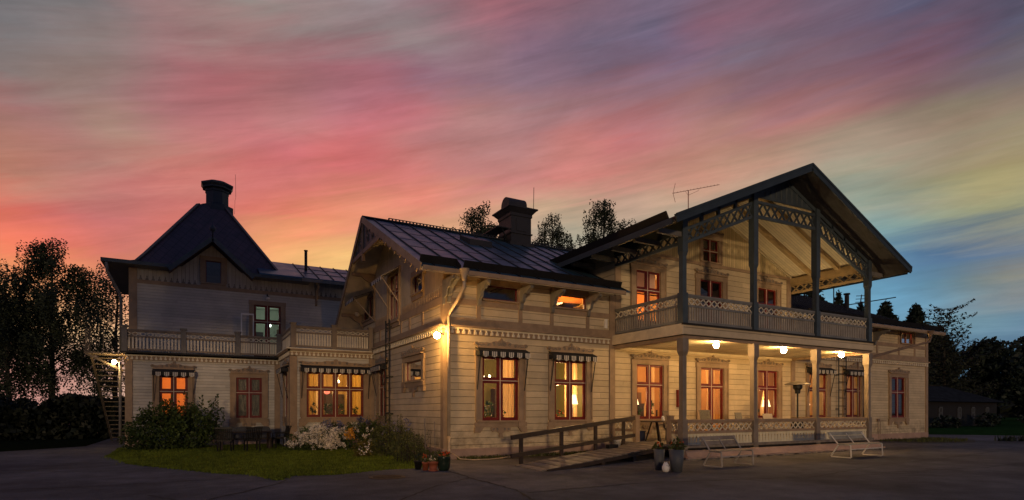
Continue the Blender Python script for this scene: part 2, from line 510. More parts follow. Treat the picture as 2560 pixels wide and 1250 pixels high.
m_wood_dk = leafmat("far_wood_leaves", (.010, .014, .010), .5, 0.)

# ------------------------------------------------------------------ mesh helpers


class MB:
    def __init__(s):
        s.v, s.f, s.mi = [], [], []

    def add(s, vs, fs, m=0):
        o = len(s.v)
        s.v += [tuple(p) for p in vs]
        s.f += [tuple(i + o for i in f) for f in fs]
        s.mi += [m] * len(fs)

    def box(s, x0, x1, y0, y1, z0, z1, m=0):
        s.add([(x0, y0, z0), (x1, y0, z0), (x1, y1, z0), (x0, y1, z0),
               (x0, y0, z1), (x1, y0, z1), (x1, y1, z1), (x0, y1, z1)],
              [(0, 3, 2, 1), (4, 5, 6, 7), (0, 1, 5, 4), (1, 2, 6, 5), (2, 3, 7, 6), (3, 0, 4, 7)], m)

    def hexa(s, p, m=0):
        s.add(p, [(0, 3, 2, 1), (4, 5, 6, 7), (0, 1, 5, 4), (1, 2, 6, 5), (2, 3, 7, 6), (3, 0, 4, 7)], m)

    def bar(s, p, q, w, h=None, m=0, up=(0, 0, 1)):
        """rectangular bar from p to q, w across, h along 'up'"""
        h = w if h is None else h
        p, q, up = Vector(p), Vector(q), Vector(up)
        d = (q - p).normalized()
        x = d.cross(up)
        if x.length < 1e-5:
            x = d.cross(Vector((1, 0, 0)))
        x.normalize()
        u = x.cross(d)
        x, u = x * (w / 2), u * (h / 2)
        s.hexa([p - x - u, p + x - u, q + x - u, q - x - u, p - x + u, p + x + u, q + x + u, q - x + u], m)

    def tube(s, pts, r, n=6, m=0, cap=True):
        pts = [Vector(p) for p in pts]
        rs = r if isinstance(r, (list, tuple)) else [r] * len(pts)
        rings = []
        for i, p in enumerate(pts):
            d = (pts[min(i + 1, len(pts) - 1)] - pts[max(i - 1, 0)]).normalized()
            x = d.cross(Vector((0, 0, 1)))
            if x.length < .05:
                x = d.cross(Vector((1, 0, 0)))
            x.normalize()
            y = x.cross(d)
            rings.append([p + (x * math.cos(a) + y * math.sin(a)) * rs[i]
                          for a in (2 * math.pi * k / n for k in range(n))])
        vs = [v for rg in rings for v in rg]
        fs = []
        for i in range(len(pts) - 1):
            for k in range(n):
                a, b = i * n + k, i * n + (k + 1) % n
                fs.append((a, b, b + n, a + n))
        if cap:
            fs.append(tuple(range(n))[::-1])
            fs.append(tuple(range((len(pts) - 1) * n, len(pts) * n)))
        s.add(vs, fs, m)

    def prism(s, poly, fn, d0, d1, m=0):
        """poly of (a,b); fn(a,b,d)->xyz; extruded between depths d0 and d1"""
        n = len(poly)
        vs = [fn(a, b, d0) for a, b in poly] + [fn(a, b, d1) for a, b in poly]
        fs = [tuple(range(n)), tuple(range(2 * n - 1, n - 1, -1))]
        fs += [(i, i + n, (i + 1) % n + n, (i + 1) % n) for i in range(n)]
        s.add(vs, fs, m)

    def lathe(s, prof, c, n=16, m=0, sx=1., sy=1., rot=0.):
        vs, fs = [], []
        for r, z in prof:
            for k in range(n):
                a = 2 * math.pi * (k + .5) / n + rot
                vs.append((c[0] + r * math.cos(a) * sx, c[1] + r * math.sin(a) * sy, c[2] + z))
        for i in range(len(prof) - 1):
            for k in range(n):
                a, b = i * n + k, i * n + (k + 1) % n
                fs.append((a, b, b + n, a + n))
        fs.append(tuple(range(n))[::-1])
        fs.append(tuple(range((len(prof) - 1) * n, len(prof) * n)))
        s.add(vs, fs, m)

    def sphere(s, c, r, m=0, seg=16, ring=10, sz=1.):
        prof = [(max(r * math.sin(math.pi * i / ring), 1e-4), -r * sz * math.cos(math.pi * i / ring)) for i in range(ring + 1)]
        s.lathe(prof, c, seg, m)

    def mesh(s, name, mats):
        me = bpy.data.meshes.new(name)
        me.from_pydata(s.v, [], s.f)
        mats = mats if isinstance(mats, (list, tuple)) else [mats]
        for mm in mats:
            me.materials.append(mm)
        if len(mats) > 1:
            me.polygons.foreach_set('material_index', s.mi)
        bm = bmesh.new()
        bm.from_mesh(me)
        bmesh.ops.recalc_face_normals(bm, faces=bm.faces)
        bm.to_mesh(me)
        bm.free()
        me.update()
        return me

    def build(s, name, mats, parent=None, smooth=False, loc=None):
        return link(name, s.mesh(name, mats), parent, smooth, loc)


def link(name, me, parent=None, smooth=False, loc=None, rotz=0.):
    o = bpy.data.objects.new(name, me)
    COL.objects.link(o)
    if smooth:
        me.polygons.foreach_set('use_smooth', [True] * len(me.polygons))
    if parent is not None:
        o.parent = parent
    if loc is not None:
        o.location = loc
    o.rotation_euler = (0, 0, rotz)
    return o


def quads(name, V, mats, parent=None, mi=None, loc=None):
    """V: (n,4,3) numpy quads -> one mesh object"""
    n = len(V)
    me = bpy.data.meshes.new(name)
    me.vertices.add(4 * n)
    me.vertices.foreach_set('co', np.ascontiguousarray(V, dtype=np.float32).ravel())
    me.loops.add(4 * n)
    me.loops.foreach_set('vertex_index', np.arange(4 * n, dtype=np.int32))
    me.polygons.add(n)
    me.polygons.foreach_set('loop_start', np.arange(0, 4 * n, 4, dtype=np.int32))
    mats = mats if isinstance(mats, (list, tuple)) else [mats]
    for mm in mats:
        me.materials.append(mm)
    if mi is not None:
        me.polygons.foreach_set('material_index', np.asarray(mi, dtype=np.int32))
    me.update(calc_edges=True)
    me.validate()
    return link(name, me, parent, False, loc)


def empty(name, loc=(0, 0, 0), rotz=0.):
    o = bpy.data.objects.new(name, None)
    o.empty_display_size = .2
    COL.objects.link(o)
    o.location = loc
    o.rotation_euler = (0, 0, rotz)
    return o


def tag(o, label=None, cat=None, group=None, kind=None):
    for k, v in (('label', label), ('category', cat), ('group', group), ('kind', kind)):
        if v:
            o[k] = v
    return o


def children(o):
    return [c for c in bpy.data.objects if c.parent is o]


def copy_tree(o, loc=None, rotz=None, parent=None, label=None):
    c = o.copy()
    COL.objects.link(c)
    if parent is not None:
        c.parent = parent
    if loc is not None:
        c.location = loc
    if rotz is not None:
        c.rotation_euler = (0, 0, rotz)
    if label:
        c['label'] = label
    for ch in children(o):
        copy_tree(ch, parent=c)
    return c


def point_light(name, loc, power, col, r=.12, parent=None):
    d = bpy.data.lights.new(name, 'POINT')
    d.energy = power
    d.color = col
    d.shadow_soft_size = r
    o = bpy.data.objects.new(name, d)
    COL.objects.link(o)
    o.location = loc
    if parent is not None:
        o.parent = parent
    return o


FX = lambda a, b, d: (a, d, b)      # polygon in xz, extruded along y
FY = lambda a, b, d: (d, a, b)      # polygon in yz, extruded along x
FZ = lambda a, b, d: (a, b, d)

# ------------------------------------------------------------------ ground
GX0, GX1, GY0, GY1 = -260, 420, -120, 460
gm = MB()
xs = [GX0, -60, -20, 0, 20, 45, 80, 160, GX1]
ys = [GY0, -20, 0, 10, 20, 30, 60, 140, GY1]
for i in range(len(xs) - 1):
    for j in range(len(ys) - 1):
        gm.add([(xs[i], ys[j], 0), (xs[i + 1], ys[j], 0), (xs[i + 1], ys[j + 1], 0), (xs[i], ys[j + 1], 0)], [(0, 1, 2, 3)])
tag(gm.build("ground", m_asph), kind='structure')

pm_ = MB()
pm_.add([(x, y, .003) for x, y in [(7.0, 16.95), (5.9, 13.7), (5.62, 12.17), (5.58, 9.5), (7.2, 9.5), (8.4, 9.6), (10.0, 9.8), (12.0, 10.3), (16., 10.7), (22., 11.2), (30., 13.2), (31, 16.95)]], [tuple(range(12))])
tag(pm_.build("forecourt", m_asph2), kind='structure')
# cracks and patch seams in the asphalt
rc = random.Random(5)


def ribbon(mb, pts, w, z=.007):
    P = []
    for i in range(len(pts) - 1):
        a, b = Vector(pts[i]), Vector(pts[i + 1])
        n = max(2, int((b - a).length / .18))
        for k in range(n):
            t = k / n
            q = a.lerp(b, t)
            P.append((q.x + rc.uniform(-.03, .03), q.y + rc.uniform(-.03, .03)))
    P.append(pts[-1])
    L, Rr = [], []
    for i, p in enumerate(P):
        q0, q1 = Vector(P[max(i - 1, 0)]), Vector(P[min(i + 1, len(P) - 1)])
        d = (q1 - q0)
        d = d.normalized() if d.length > 1e-6 else Vector((1, 0))
        n = Vector((-d.y, d.x)) * w * rc.uniform(.25, 1.)
        L.append((p[0] + n.x, p[1] + n.y, z))
        Rr.append((p[0] - n.x, p[1] - n.y, z))
    m = len(P)
    mb.add(L + Rr, [(i, i + 1, m + i + 1, m + i) for i in range(m - 1)])


cm = MB()
for pts, w in ((((.17, 11.45), (1.0, 12.5), (1.65, 13.4), (1.8, 13.9)), .034),
               (((5.75, 13.7), (5.62, 12.17), (5.58, 9.9), (5.2, 8.6), (5.0, 7.5)), .036),
               (((3.1, 9.7), (4.4, 11.2), (5.62, 12.17)), .03),
               (((5.58, 9.45), (8.4, 9.5), (12.4, 8.5), (16., 7.6)), .034),
               (((12.6, 8.3), (17, 9.2), (23, 9.6), (30, 10.6)), .028),
               (((-6, 21), (-3, 18.5), (-1, 17.8)), .03),
               (((-5, 15), (-1.5, 14.6), (.6, 14.8)), .034),
               (((-.8, 12.6), (-.2, 11.4), (-.1, 10)), .028),
               (((15, 8.2), (19, 7.4), (24, 7.6)), .028)):
    ribbon(cm, pts, w)
tag(cm.build("road_crack", m_crack), kind='structure')

# ------------------------------------------------------------------ the guesthouse
X0, X1, Y0 = 6.91, 36.6, 16.95          # gable corner, far end, street front
XL, XR, YP = 13.85, 24.3, 13.5          # porch
YB, XB = 25.15, 3.41                    # bay
YL, XLL = 28.7, -2.6                    # left wing
YT = 30.2                               # tower front, set back behind the terrace
house = empty("wooden_guesthouse", (0, 0, 0))
tag(house, "long cream wooden guesthouse with carved window hoods, red sashes and a gabled balcony", "guesthouse")


def wall(name, mat, a0, a1, zb, top, P, holes=(), brk=(), thick=.2):
    mb = MB()
    cuts = sorted(set([a0, a1] + [x for h in holes for x in (h[0], h[1])] + list(brk)))
    cuts = [c for c in cuts if a0 <= c <= a1]
    tf = top if callable(top) else (lambda a: top)
    for c0, c1 in zip(cuts[:-1], cuts[1:]):
        hs = sorted([(h[2], h[3]) for h in holes if h[0] <= c0 + 1e-6 and h[1] >= c1 - 1e-6])
        lo = zb
        segs = []
        for h0, h1 in hs:
            segs.append((lo, lo, h0, h0))
            lo = h1
        segs.append((lo, lo, tf(c0), tf(c1)))
        for l0, l1, u0, u1 in segs:
            for d in (0, thick):
                mb.add([P(c0, l0, d), P(c1, l1, d), P(c1, u1, d), P(c0, u0, d)], [(0, 1, 2, 3)])
    for h in holes:
        q = [(h[0], h[2]), (h[1], h[2]), (h[1], h[3]), (h[0], h[3])]
        for i in range(4):
            (a, z), (b, w) = q[i], q[(i + 1) % 4]
            mb.add([P(a, z, 0), P(b, w, 0), P(b, w, thick), P(a, z, thick)], [(0, 1, 2, 3)])
    me = bpy.data.meshes.new(name)
    me.from_pydata(mb.v, [], mb.f)
    me.materials.append(mat)
    me.update()
    return link(name, me, house)


PS = lambda Y: (lambda a, z, d: (a, Y + d, z))        # wall facing -Y
PW = lambda X: (lambda a, z, d: (X + d, a, z))        # wall facing -X
PE = lambda X: (lambda a, z, d: (X - d, a, z))        # wall facing +X

WZ, WH, WW = 1.25, 2.13, 1.40
gw = [8.95, 11.80, 15.60, 22.66, 26.38, 29.34]        # ground-floor windows along the front
DOORX = 19.08
holes_front = [(x - WW / 2, x + WW / 2, WZ, WZ + WH) for x in gw]
holes_front += [(DOORX - .7, DOORX + .7, .5, 3.38)]
holes_front += [(8.26, 9.60, 5.28, 5.76), (11.08, 12.50, 5.27, 5.74)]
holes_front += [(14.88, 16.15, 5.02, 6.16), (18.35, 19.70, 4.47, 6.16), (21.98, 23.28, 5.03, 6.16)]
wall("wall", m_side, X0, 31.0, -.3, 6.16, PS(Y0), holes_front)
wall("wall", m_fine, 31.0, X1, -.3, 6.1, PS(Y0), [(33.54 - WW / 2, 33.54 + WW / 2, WZ - .06, WZ + WH), (33.8, 35.05, 5.28, 5.88)])
wall("wall", m_side, Y0, 36, -.3, 5.9, PE(X1))

# main gable wall facing the garden
APY, APZ = 22.95, 9.34
rs = .497
rr = .75
gtop = lambda y: (APZ - .16 - rs * (APY - y)) if y < APY else (APZ - .16 - rr * (y - APY))
gh_low = [(18.95, 20.72, 2.66, 3.38), (23.28, 24.30, 1.35, 3.28)]
gh_up = [(21.56, 22.78, 5.12, 7.02), (18.88, 19.86, 5.78, 6.42), (25.1, 27.0, 5.75, 6.75)]
wall("wall", m_side, Y0, 28.2, -.3, 5.27, PW(X0), [h for h in gh_low] + [(21.56, 22.78, 5.12, 5.27)])
wall("wall", m_vert_y, Y0, 28.2, 5.27, gtop, PW(X0), [(21.56, 22.78, 5.27, 7.02)] + gh_up[1:], brk=[APY])

# bay under the terrace, left wing, tower
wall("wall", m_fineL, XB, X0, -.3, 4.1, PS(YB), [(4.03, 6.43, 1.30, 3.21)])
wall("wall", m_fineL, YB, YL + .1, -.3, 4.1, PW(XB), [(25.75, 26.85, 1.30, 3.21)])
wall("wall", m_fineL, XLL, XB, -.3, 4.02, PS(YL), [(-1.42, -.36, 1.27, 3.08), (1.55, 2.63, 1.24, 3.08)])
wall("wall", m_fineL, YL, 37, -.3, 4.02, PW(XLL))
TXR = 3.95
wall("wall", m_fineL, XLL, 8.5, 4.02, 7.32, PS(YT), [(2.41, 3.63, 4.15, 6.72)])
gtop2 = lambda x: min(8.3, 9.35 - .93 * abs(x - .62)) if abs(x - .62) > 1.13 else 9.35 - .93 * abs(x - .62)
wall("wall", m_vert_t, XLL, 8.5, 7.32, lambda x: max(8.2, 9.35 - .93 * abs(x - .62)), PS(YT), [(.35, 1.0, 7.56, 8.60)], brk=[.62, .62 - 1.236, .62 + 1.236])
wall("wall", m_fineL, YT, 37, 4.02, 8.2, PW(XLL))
# balcony-side wall of the upper floor and its left and right flanks
CX_, CZ, CS = 19.08, 10.29, .438
ctop = lambda x: CZ - .2 - CS * abs(x - CX_)
wall("wall", m_side, XL, XR, 6.16, 7.73, PS(Y0), [(14.88, 16.15, 6.16, 7.06), (18.35, 19.70, 6.16, 7.08), (21.98, 23.28, 6.16, 7.10)])
wall("wall", m_vert_x, XL, XR, 7.73, ctop, PS(Y0), [(18.52, 19.46, 7.84, 8.80)], brk=[CX_])
wall("wall", m_side, Y0, 27, 5.0, 7.95, PW(XL))
wall("wall", m_side, Y0, 27, 5.0, 7.95, PE(XR))
# rear closing walls
bk = MB()
bk.box(X0 + .2, X1, 35.8, 36.0, -.3, 5.4)
bk.box(XLL, 9, 36.8, 37.0, -.3, 7.8)
bk.build("rear_wall", m_fine, house)

# the front wall behind the balcony has openings that continue above 5.9: lower halves
# ------------------------------------------------------------------ trim
for bx_ in (
        (X0 - .045, X0 + .2, Y0 - .045, Y0, -.3, 5.95),
        (X0 - .045, X0, Y0, Y0 + .2, -.3, 5.6),
        (X1 - .2, X1 + .04, Y0 - .045, Y0, -.3, 5.8),
        (13.58, 13.83, Y0 - .05, Y0, .34, 5.9),
        (24.32, 24.60, Y0 - .05, Y0, .34, 5.9),
        (XLL - .045, XLL + .22, YL - .045, YL, -.3, 3.75),
        (XLL - .045, XLL, YL, YL + .22, -.3, 3.75),
        (XLL - .045, XLL + .26, YT - .045, YT, 4.05, 8.2),
        (XB - .045, XB + .24, YB - .05, YB, -.3, 3.9),
        (XB - .045, XB, YB, YB + .2, -.3, 3.9),
        (X0 - .24, X0 - .003, YB - .05, YB, -.3, 3.9),
        (XB - .24, XB - .003, YL - .05, YL, -.3, 3.75)):
    tr = MB()
    tr.box(*bx_)
    tr.build("corner_board", m_trim, house)

kb = MB()                                   # knee-wall framework: bands and studs
for xa, xb in ((X0 + .2, 13.58), (24.6, X1 - .2)):
    kb.box(xa, xb, Y0 - .032, Y0, 5.03, 5.22)
    kb.box(xa, xb, Y0 - .036, Y0, 4.31, 4.60)
for x in (8.13, 9.72, 11.0, 12.57, 25.6, 27.2, 28.8, 31.5, 33.62, 35.25):
    kb.box(x - .075, x + .075, Y0 - .028, Y0, 4.60, 5.03)
    kb.box(x - .075, x + .075, Y0 - .028, Y0, 5.22, 5.9)
kb.box(X0 - .032, X0, Y0 + .2, 28.1, 5.02, 5.26)
kb.box(X0 - .036, X0, Y0 + .2, 25.1, 4.31, 4.56)
for y in (18.9, 20.3, 21.3, 23.0, 24.2):
    kb.box(X0 - .028, X0, y - .075, y + .075, 4.56, 5.02)
for y in (21.50, 22.84):
    pass
# tower band, balcony wall band
kb.box(XLL + .26, 8.4, YT - .035, YT, 7.26, 7.42)
kb.box(XL + .05, XR - .05, Y0 - .035, Y0, 7.66, 7.78)
kb.box(XR - .28, XR, Y0 - .04, Y0, 4.45, 7.66)
kb.box(XL, XL + .28, Y0 - .04, Y0, 4.45, 7.66)
kb.build("timber_band", m_trim, house)

for bx_ in (
        (X0 - .06, 13.9, Y0 - .06, Y0, -.3, .34),
        (24.3, X1 + .03, Y0 - .06, Y0, -.3, .33),
        (X0 - .06, X0, Y0, YB, -.3, .36),
        (XB, X0 - .06, YB - .05, YB, -.3, .3),
        (XLL - .05, XB, YL - .05, YL, -.3, .3),
        (X0 - .075, 13.9, Y0 - .075, Y0 - .06, .31, .345)):
    pl = MB()
    pl.box(*bx_)
    pl.build("plinth", m_plinth, house)

# cornice with a row of turned dentils


def cornice_x(xa, xb, Y, z, step=.2):
    co = MB()
    co.box(xa, xb, Y - .05, Y, z, z + .22, 0)
    co.box(xa, xb, Y - .16, Y, z + .22, z + .275, 0)
    co.box(xa, xb, Y - .075, Y - .05, z + .165, z + .22, 1)
    n = int((xb - xa) / step)
    for i in range(n):
        x = xa + (i + .5) * (xb - xa) / n
        co.box(x - .022, x + .022, Y - .085, Y - .05, z + .10, z + .165, 1)
        co.box(x - .045, x + .045, Y - .085, Y - .05, z + .02, z + .10, 1)
    co.build("cornice", [m_trim, m_lat], house)


def cornice_y(ya, yb, X, z, step=.2):
    co = MB()
    co.box(X - .05, X, ya, yb, z, z + .22, 0)
    co.box(X - .16, X, ya, yb, z + .22, z + .275, 0)
    co.box(X - .075, X - .05, ya, yb, z + .165, z + .22, 1)
    n = int((yb - ya) / step)
    for i in range(n):
        y = ya + (i + .5) * (yb - ya) / n
        co.box(X - .085, X - .05, y - .022, y + .022, z + .10, z + .165, 1)
        co.box(X - .085, X - .05, y - .045, y + .045, z + .02, z + .10, 1)
    co.build("cornice", [m_trim, m_lat], house)


cornice_x(X0 - .05, 13.58, Y0, 4.06)
cornice_x(24.6, X1, Y0, 4.06)
cornice_y(Y0, YB - .05, X0, 4.07)
cornice_x(XB - .05, X0 - .05, YB, 3.87, .17)
cornice_y(YB, YL - .05, XB, 3.87, .17)
cornice_x(XLL - .05, XB - .05, YL, 3.72, .17)

# scalloped board tips over the bands of the gable and the tower
for ya_, yb_ in ((Y0 + .35, 21.3), (23.1, 25.0)):
  sc = MB()
  y = ya_
  while y < yb_:
    sc.prism([(y - .05, 5.26), (y + .05, 5.26), (y + .05, 5.42), (y, 5.56), (y - .05, 5.42)], FY, X0 - .022, X0)
    y += .16
  sc.build("pointed_board_trim", m_trim, house)
st2 = MB()
x = XLL + .4
while x < 6.3:
    if not (.1 < x < 1.3):
        st2.prism([(x - .07, 7.42), (x + .07, 7.42), (x + .05, 7.50), (x + .015, 7.53), (x + .03, 7.58), (x, 7.64), (x - .03, 7.58), (x - .015, 7.53), (x - .05, 7.50)], FX, YT - .022, YT)
    x += .235
st2.build("scalloped_board_trim", m_trimd, house)

# ------------------------------------------------------------------ windows
cache = {}


def cached(key, fn):
    if key not in cache:
        cache[key] = fn()
    return cache[key]


def casing_mesh(W, H, cw, sill, feet):
    mb = MB()
    mb.box(-W / 2 - cw, -W / 2, -.055, 0, 0, H)
    mb.box(W / 2, W / 2 + cw, -.055, 0, 0, H)
    mb.box(-W / 2 - cw - .03, W / 2 + cw + .03, -.065, 0, H, H + .2)
    for sx in (-1, 1):                       # moulding on the outer edge
        a, b = sorted((sx * (W / 2 + cw - .04), sx * (W / 2 + cw + .015)))
        mb.box(a, b, -.085, -.055, 0, H)
    mb.box(-W / 2 - cw + .03, W / 2 + cw - .03, -.12, 0, -.055, 0)
    if sill:
        mb.box(-W / 2 - cw, W / 2 + cw, -.06, 0, -.22, -.055)
    if feet:
        for sx in (-1, 1):
            x0_, x1_ = W / 2 - .05, W / 2 + cw + .05
            mb.prism([(sx * x0_, -.22), (sx * x1_, -.22), (sx * x1_, -.40), (sx * (x1_ - .2), -.40), (sx * (x0_ + .06), -.30)], FX, -.085, 0)
            mb.box(min(sx * x0_, sx * x1_), max(sx * x0_, sx * x1_), -.1, -.06, -.2, -.06)
    return mb.mesh("window_casing", m_trim)


def sash_mesh(W, H, cols, rows, bw=.10, mw=.024):
    """rows: list of heights from the bottom as fractions"""
    mb = MB()
    cw = (W - mw * (cols - 1)) / cols
    Hs = (H - mw * (len(rows) - 1))
    z = 0
    for ri, fr in enumerate(rows):
        h = Hs * fr
        for c in range(cols):
            x = -W / 2 + c * (cw + mw)
            mb.box(x, x + bw, .03, .09, z, z + h, 0)
            mb.box(x + cw - bw, x + cw, .03, .09, z, z + h, 0)
            mb.box(x + bw, x + cw - bw, .03, .09, z, z + bw, 0)
            mb.box(x + bw, x + cw - bw, .03, .09, z + h - bw * .8, z + h, 0)
            if c < cols - 1:
                mb.box(x + cw, x + cw + mw, .015, .09, z, z + h, 1)
        z += h
        if ri < len(rows) - 1:
            mb.box(-W / 2, W / 2, .005, .09, z, z + mw, 1)
            z += mw
    return mb.mesh("sash", [m_red, m_mull])


def pane_mesh(W, H, mat):
    mb = MB()
    mb.add([(-W / 2 + .02, .06, .02), (W / 2 - .02, .06, .02), (W / 2 - .02, .06, H - .02), (-W / 2 + .02, .06, H - .02)], [(0, 1, 2, 3)])
    return mb.mesh("pane", mat)


HOOD = [(0, 1.), (.03, .93), (.055, .80), (.04, .72), (.10, .70), (.16, .60), (.22, .66), (.30, .60), (.37, .46), (.46, .44),
        (.55, .48), (.64, .40), (.74, .31), (.82, .38), (.90, .50), (.97, .46), (1.0, .34), (.99, .18), (.92, .10), (.86, .0)]


def spiral(cx, cz, r, turns, sgn, y, n=16, a0=0.):
    return [(cx + sgn * r * (1 - .75 * i / n) * math.cos(a0 + turns * 2 * math.pi * i / n), y,
             cz + r * (1 - .75 * i / n) * math.sin(a0 + turns * 2 * math.pi * i / n)) for i in range(n + 1)]


def hood_mesh(W, hh=.31):
    mb = MB()
    hw = W / 2
    poly = [(x * hw, z * hh) for x, z in HOOD] + [(-x * hw, z * hh) for x, z in HOOD[::-1][:-1]]
    mb.prism(poly, FX, -.10, -.04, 0)
    mb.box(-hw * .9, hw * .9, -.14, -.02, -.045, 0., 0)
    for sx in (-1, 1):
        for cx, cz, r, a in ((.11, .36, .20, 2.2), (.30, .30, .17, .6), (.52, .23, .15, 2.2), (.93, .28, .16, 2.6)):
            mb.tube(spiral(sx * cx * hw, cz * hh, r * hh * 1.15, 1.35, sx, -.102, 12, a), .013, 4, 1)  # darker colour on raised curls stands in for shadowed carved openings
        mb.tube([(sx * .60 * hw, -.102, .10 * hh), (sx * .68 * hw, -.102, .26 * hh), (sx * .76 * hw, -.102, .12 * hh), (sx * .84 * hw, -.102, .2 * hh)], .013, 4, 1)
    mb.tube([(0, -.102, .1 * hh), (0, -.102, .85 * hh)], .012, 4, 1)
    return mb.mesh("hood", [m_trim, m_trimd])


def apron_mesh(W):
    mb = MB()
    half = [(.0, -.34), (.05, -.36), (.075, -.29), (.05, -.22), (.13, -.17), (.22, -.13), (.29, -.17), (.36, -.12), (.38, -.03), (.34, 0)]
    poly = half + [(-x, z) for x, z in half[::-1]]
    s = W / 1.4
    poly = [(x * s, z - .222) for x, z in poly]
    mb.prism(poly, FX, -.05, 0, 0)
    for sx in (-1, 1):
        mb.tube(spiral(sx * .15 * s, -.30, .045, 1.2, sx, -.052, 10, 1.), .011, 4, 1)
        mb.tube(spiral(sx * .29 * s, -.29, .04, 1.2, sx, -.052, 10, 2.), .011, 4, 1)
    return mb.mesh("apron", [m_trim, m_trimd])


def awning_mesh(W, H):
    mb = MB()
    aw = W / 2 + .25
    zt, zf = H + .30, H + .17
    mb.hexa([(-aw, -.04, zt - .05), (aw, -.04, zt - .05), (aw, -.36, zf - .04), (-aw, -.36, zf - .04),
             (-aw, -.04, zt), (aw, -.04, zt), (aw, -.36, zf), (-aw, -.36, zf)], 0)
    n = max(5, round(2 * aw / .30))
    p = 2 * aw / n
    for i in range(n):
        x = -aw + i * p
        mb.box(x, x + p * .42, -.365, -.355, zf - .17, zf - .03, 0)
        # pale scalloped flap with fine dark lines
        x0_, x1_ = x + p * .42, x + p
        nseg = 6
        pts = [(x0_ + (x1_ - x0_) * k / nseg, zf - .17 - .045 * math.sin(math.pi * k / nseg)) for k in range(nseg + 1)]
        mb.prism([(x0_, zf - .03)] + pts + [(x1_, zf - .03)], FX, -.37, -.352, 1)
        for k in (.3, .7):
            xx = x0_ + (x1_ - x0_) * k
            mb.box(xx - .012, xx + .012, -.374, -.37, zf - .19, zf - .03, 0)
    for sx in (-1, 1):
        mb.bar((sx * (aw - .05), -.34, zf - .05), (sx * (W / 2 + .2), -.07, H - 1.12), .025, .025, 0)
        mb.box(min(sx * aw, sx * (aw - .02)), max(sx * aw, sx * (aw - .02)), -.36, -.06, zf - .16, zf, 0)
    return mb.mesh("awning", [m_awnd, m_awnw])


def awning_out_mesh(W, H, reach, drop):
    mb = MB()
    aw = W / 2 + .12
    n = max(6, round(2 * aw / .14))
    p = 2 * aw / n
    zt = H + .15
    for i in range(n):
        x0_, x1_ = -aw + i * p, -aw + (i + 1) * p
        mb.hexa([(x0_, -.05, zt - .015), (x1_, -.05, zt - .015), (x1_, -reach, zt - drop - .015), (x0_, -reach, zt - drop - .015),
                 (x0_, -.05, zt), (x1_, -.05, zt), (x1_, -reach, zt - drop), (x0_, -reach, zt - drop)], i % 2)
        xm = (x0_ + x1_) / 2
        mb.prism([(x0_, zt - drop), (x1_, zt - drop), (x1_, zt - drop - .13), (xm, zt - drop - .17), (x0_, zt - drop - .13)], FX, -reach - .012, -reach, i % 2)
    for sx in (-1, 1):
        mb.bar((sx * (aw - .04), -reach + .02, zt - drop - .03), (sx * (W / 2 + .1), -.06, zt - drop - .95), .03, .03, 2)
    mb.tube([(-aw, -reach, zt - drop - .01), (aw, -reach, zt - drop - .01)], .022, 6, 2)
    return mb.mesh("awning", [m_awnd, m_awnw, m_pipe])


def window(W, H, pos, face='S', cols=2, rows=(.63, .37), cw=.24, hood=True, apron=True, sill=True, feet=True, awn=None, glass=None, name="window", hh=.31, bw=.10):
    rot = 0 if face == 'S' else R(-90)
    glass = glass or m_glass
    k = (round(W, 2), round(H, 2))
    o = link(name, cached(('cas', k, cw, sill, feet), lambda: casing_mesh(W, H, cw, sill, feet)), house, False, pos, rot)
    link("sash", cached(('sash', k, cols, rows, bw), lambda: sash_mesh(W, H, cols, rows, bw)), o)
    link("pane", cached(('pane', k, glass.name), lambda: pane_mesh(W, H, glass)), o)
    if hood:
        hd = link("hood", cached(('hood', k, hh, cw), lambda: hood_mesh(W + 2 * cw + .16, hh)), o)
        hd.location = (0, 0, H + (.24 if awn != 'roll' else .32))
    if apron:
        link("apron", cached(('apr', k), lambda: apron_mesh(W)), o)
    if awn == 'roll':
        link("awning", cached(('awn', k), lambda: awning_mesh(W, H)), o)
    elif awn:
        link("awning", cached(('awo', k, awn), lambda: awning_out_mesh(W, H, *awn)), o)
    return o


for i, x in enumerate(gw):
    window(WW, WH, (x, Y0, WZ), awn='roll' if i in (0, 1, 4, 5) else None)
window(WW, WH + .06, (33.54, Y0, WZ - .06), glass=m_glassd)
# porch door, same red sashes above a panel
window(WW, 2.88, (DOORX, Y0, .5), rows=(.73, .27), sill=False, feet=False, apron=False, name="door")
# knee windows
window(1.34, .48, (8.93, Y0, 5.28), cols=1, rows=(1.,), cw=.06, hood=False, apron=False, sill=False, feet=False, glass=m_glassd, bw=.05)
window(1.42, .47, (11.79, Y0, 5.27), cols=1, rows=(1.,), cw=.05, hood=False, apron=False, sill=False, feet=False, bw=.05)
window(1.25, .60, (34.425, Y0, 5.28), cols=2, rows=(1.,), cw=.07, hood=False, apron=False, sill=False, feet=False, bw=.045)
# gable wall
window(1.22, 1.90, (X0, 22.17, 5.12), 'W', cw=.16, hood=False, apron=False, feet=False, awn=(.75, .42), glass=m_glassd)
window(.98, .64, (X0, 19.37, 5.78), 'W', cols=1, rows=(1.,), cw=.12, hood=False, apron=False, feet=False, glass=m_glassd, bw=.05)
window(1.9, 1.0, (X0, 26.05, 5.75), 'W', cols=2, rows=(1.,), cw=.12, hood=False, apron=False, feet=False, awn=(.95, .38), glass=m_glassd)
window(1.77, .72, (X0, 19.835, 2.66), 'W', cols=1, rows=(1.,), cw=.26, hh=.33, glass=m_glassd, bw=.05)
window(1.02, 1.93, (X0, 23.79, 1.35), 'W', cw=.2, hh=.4, awn='roll', glass=m_glassd)
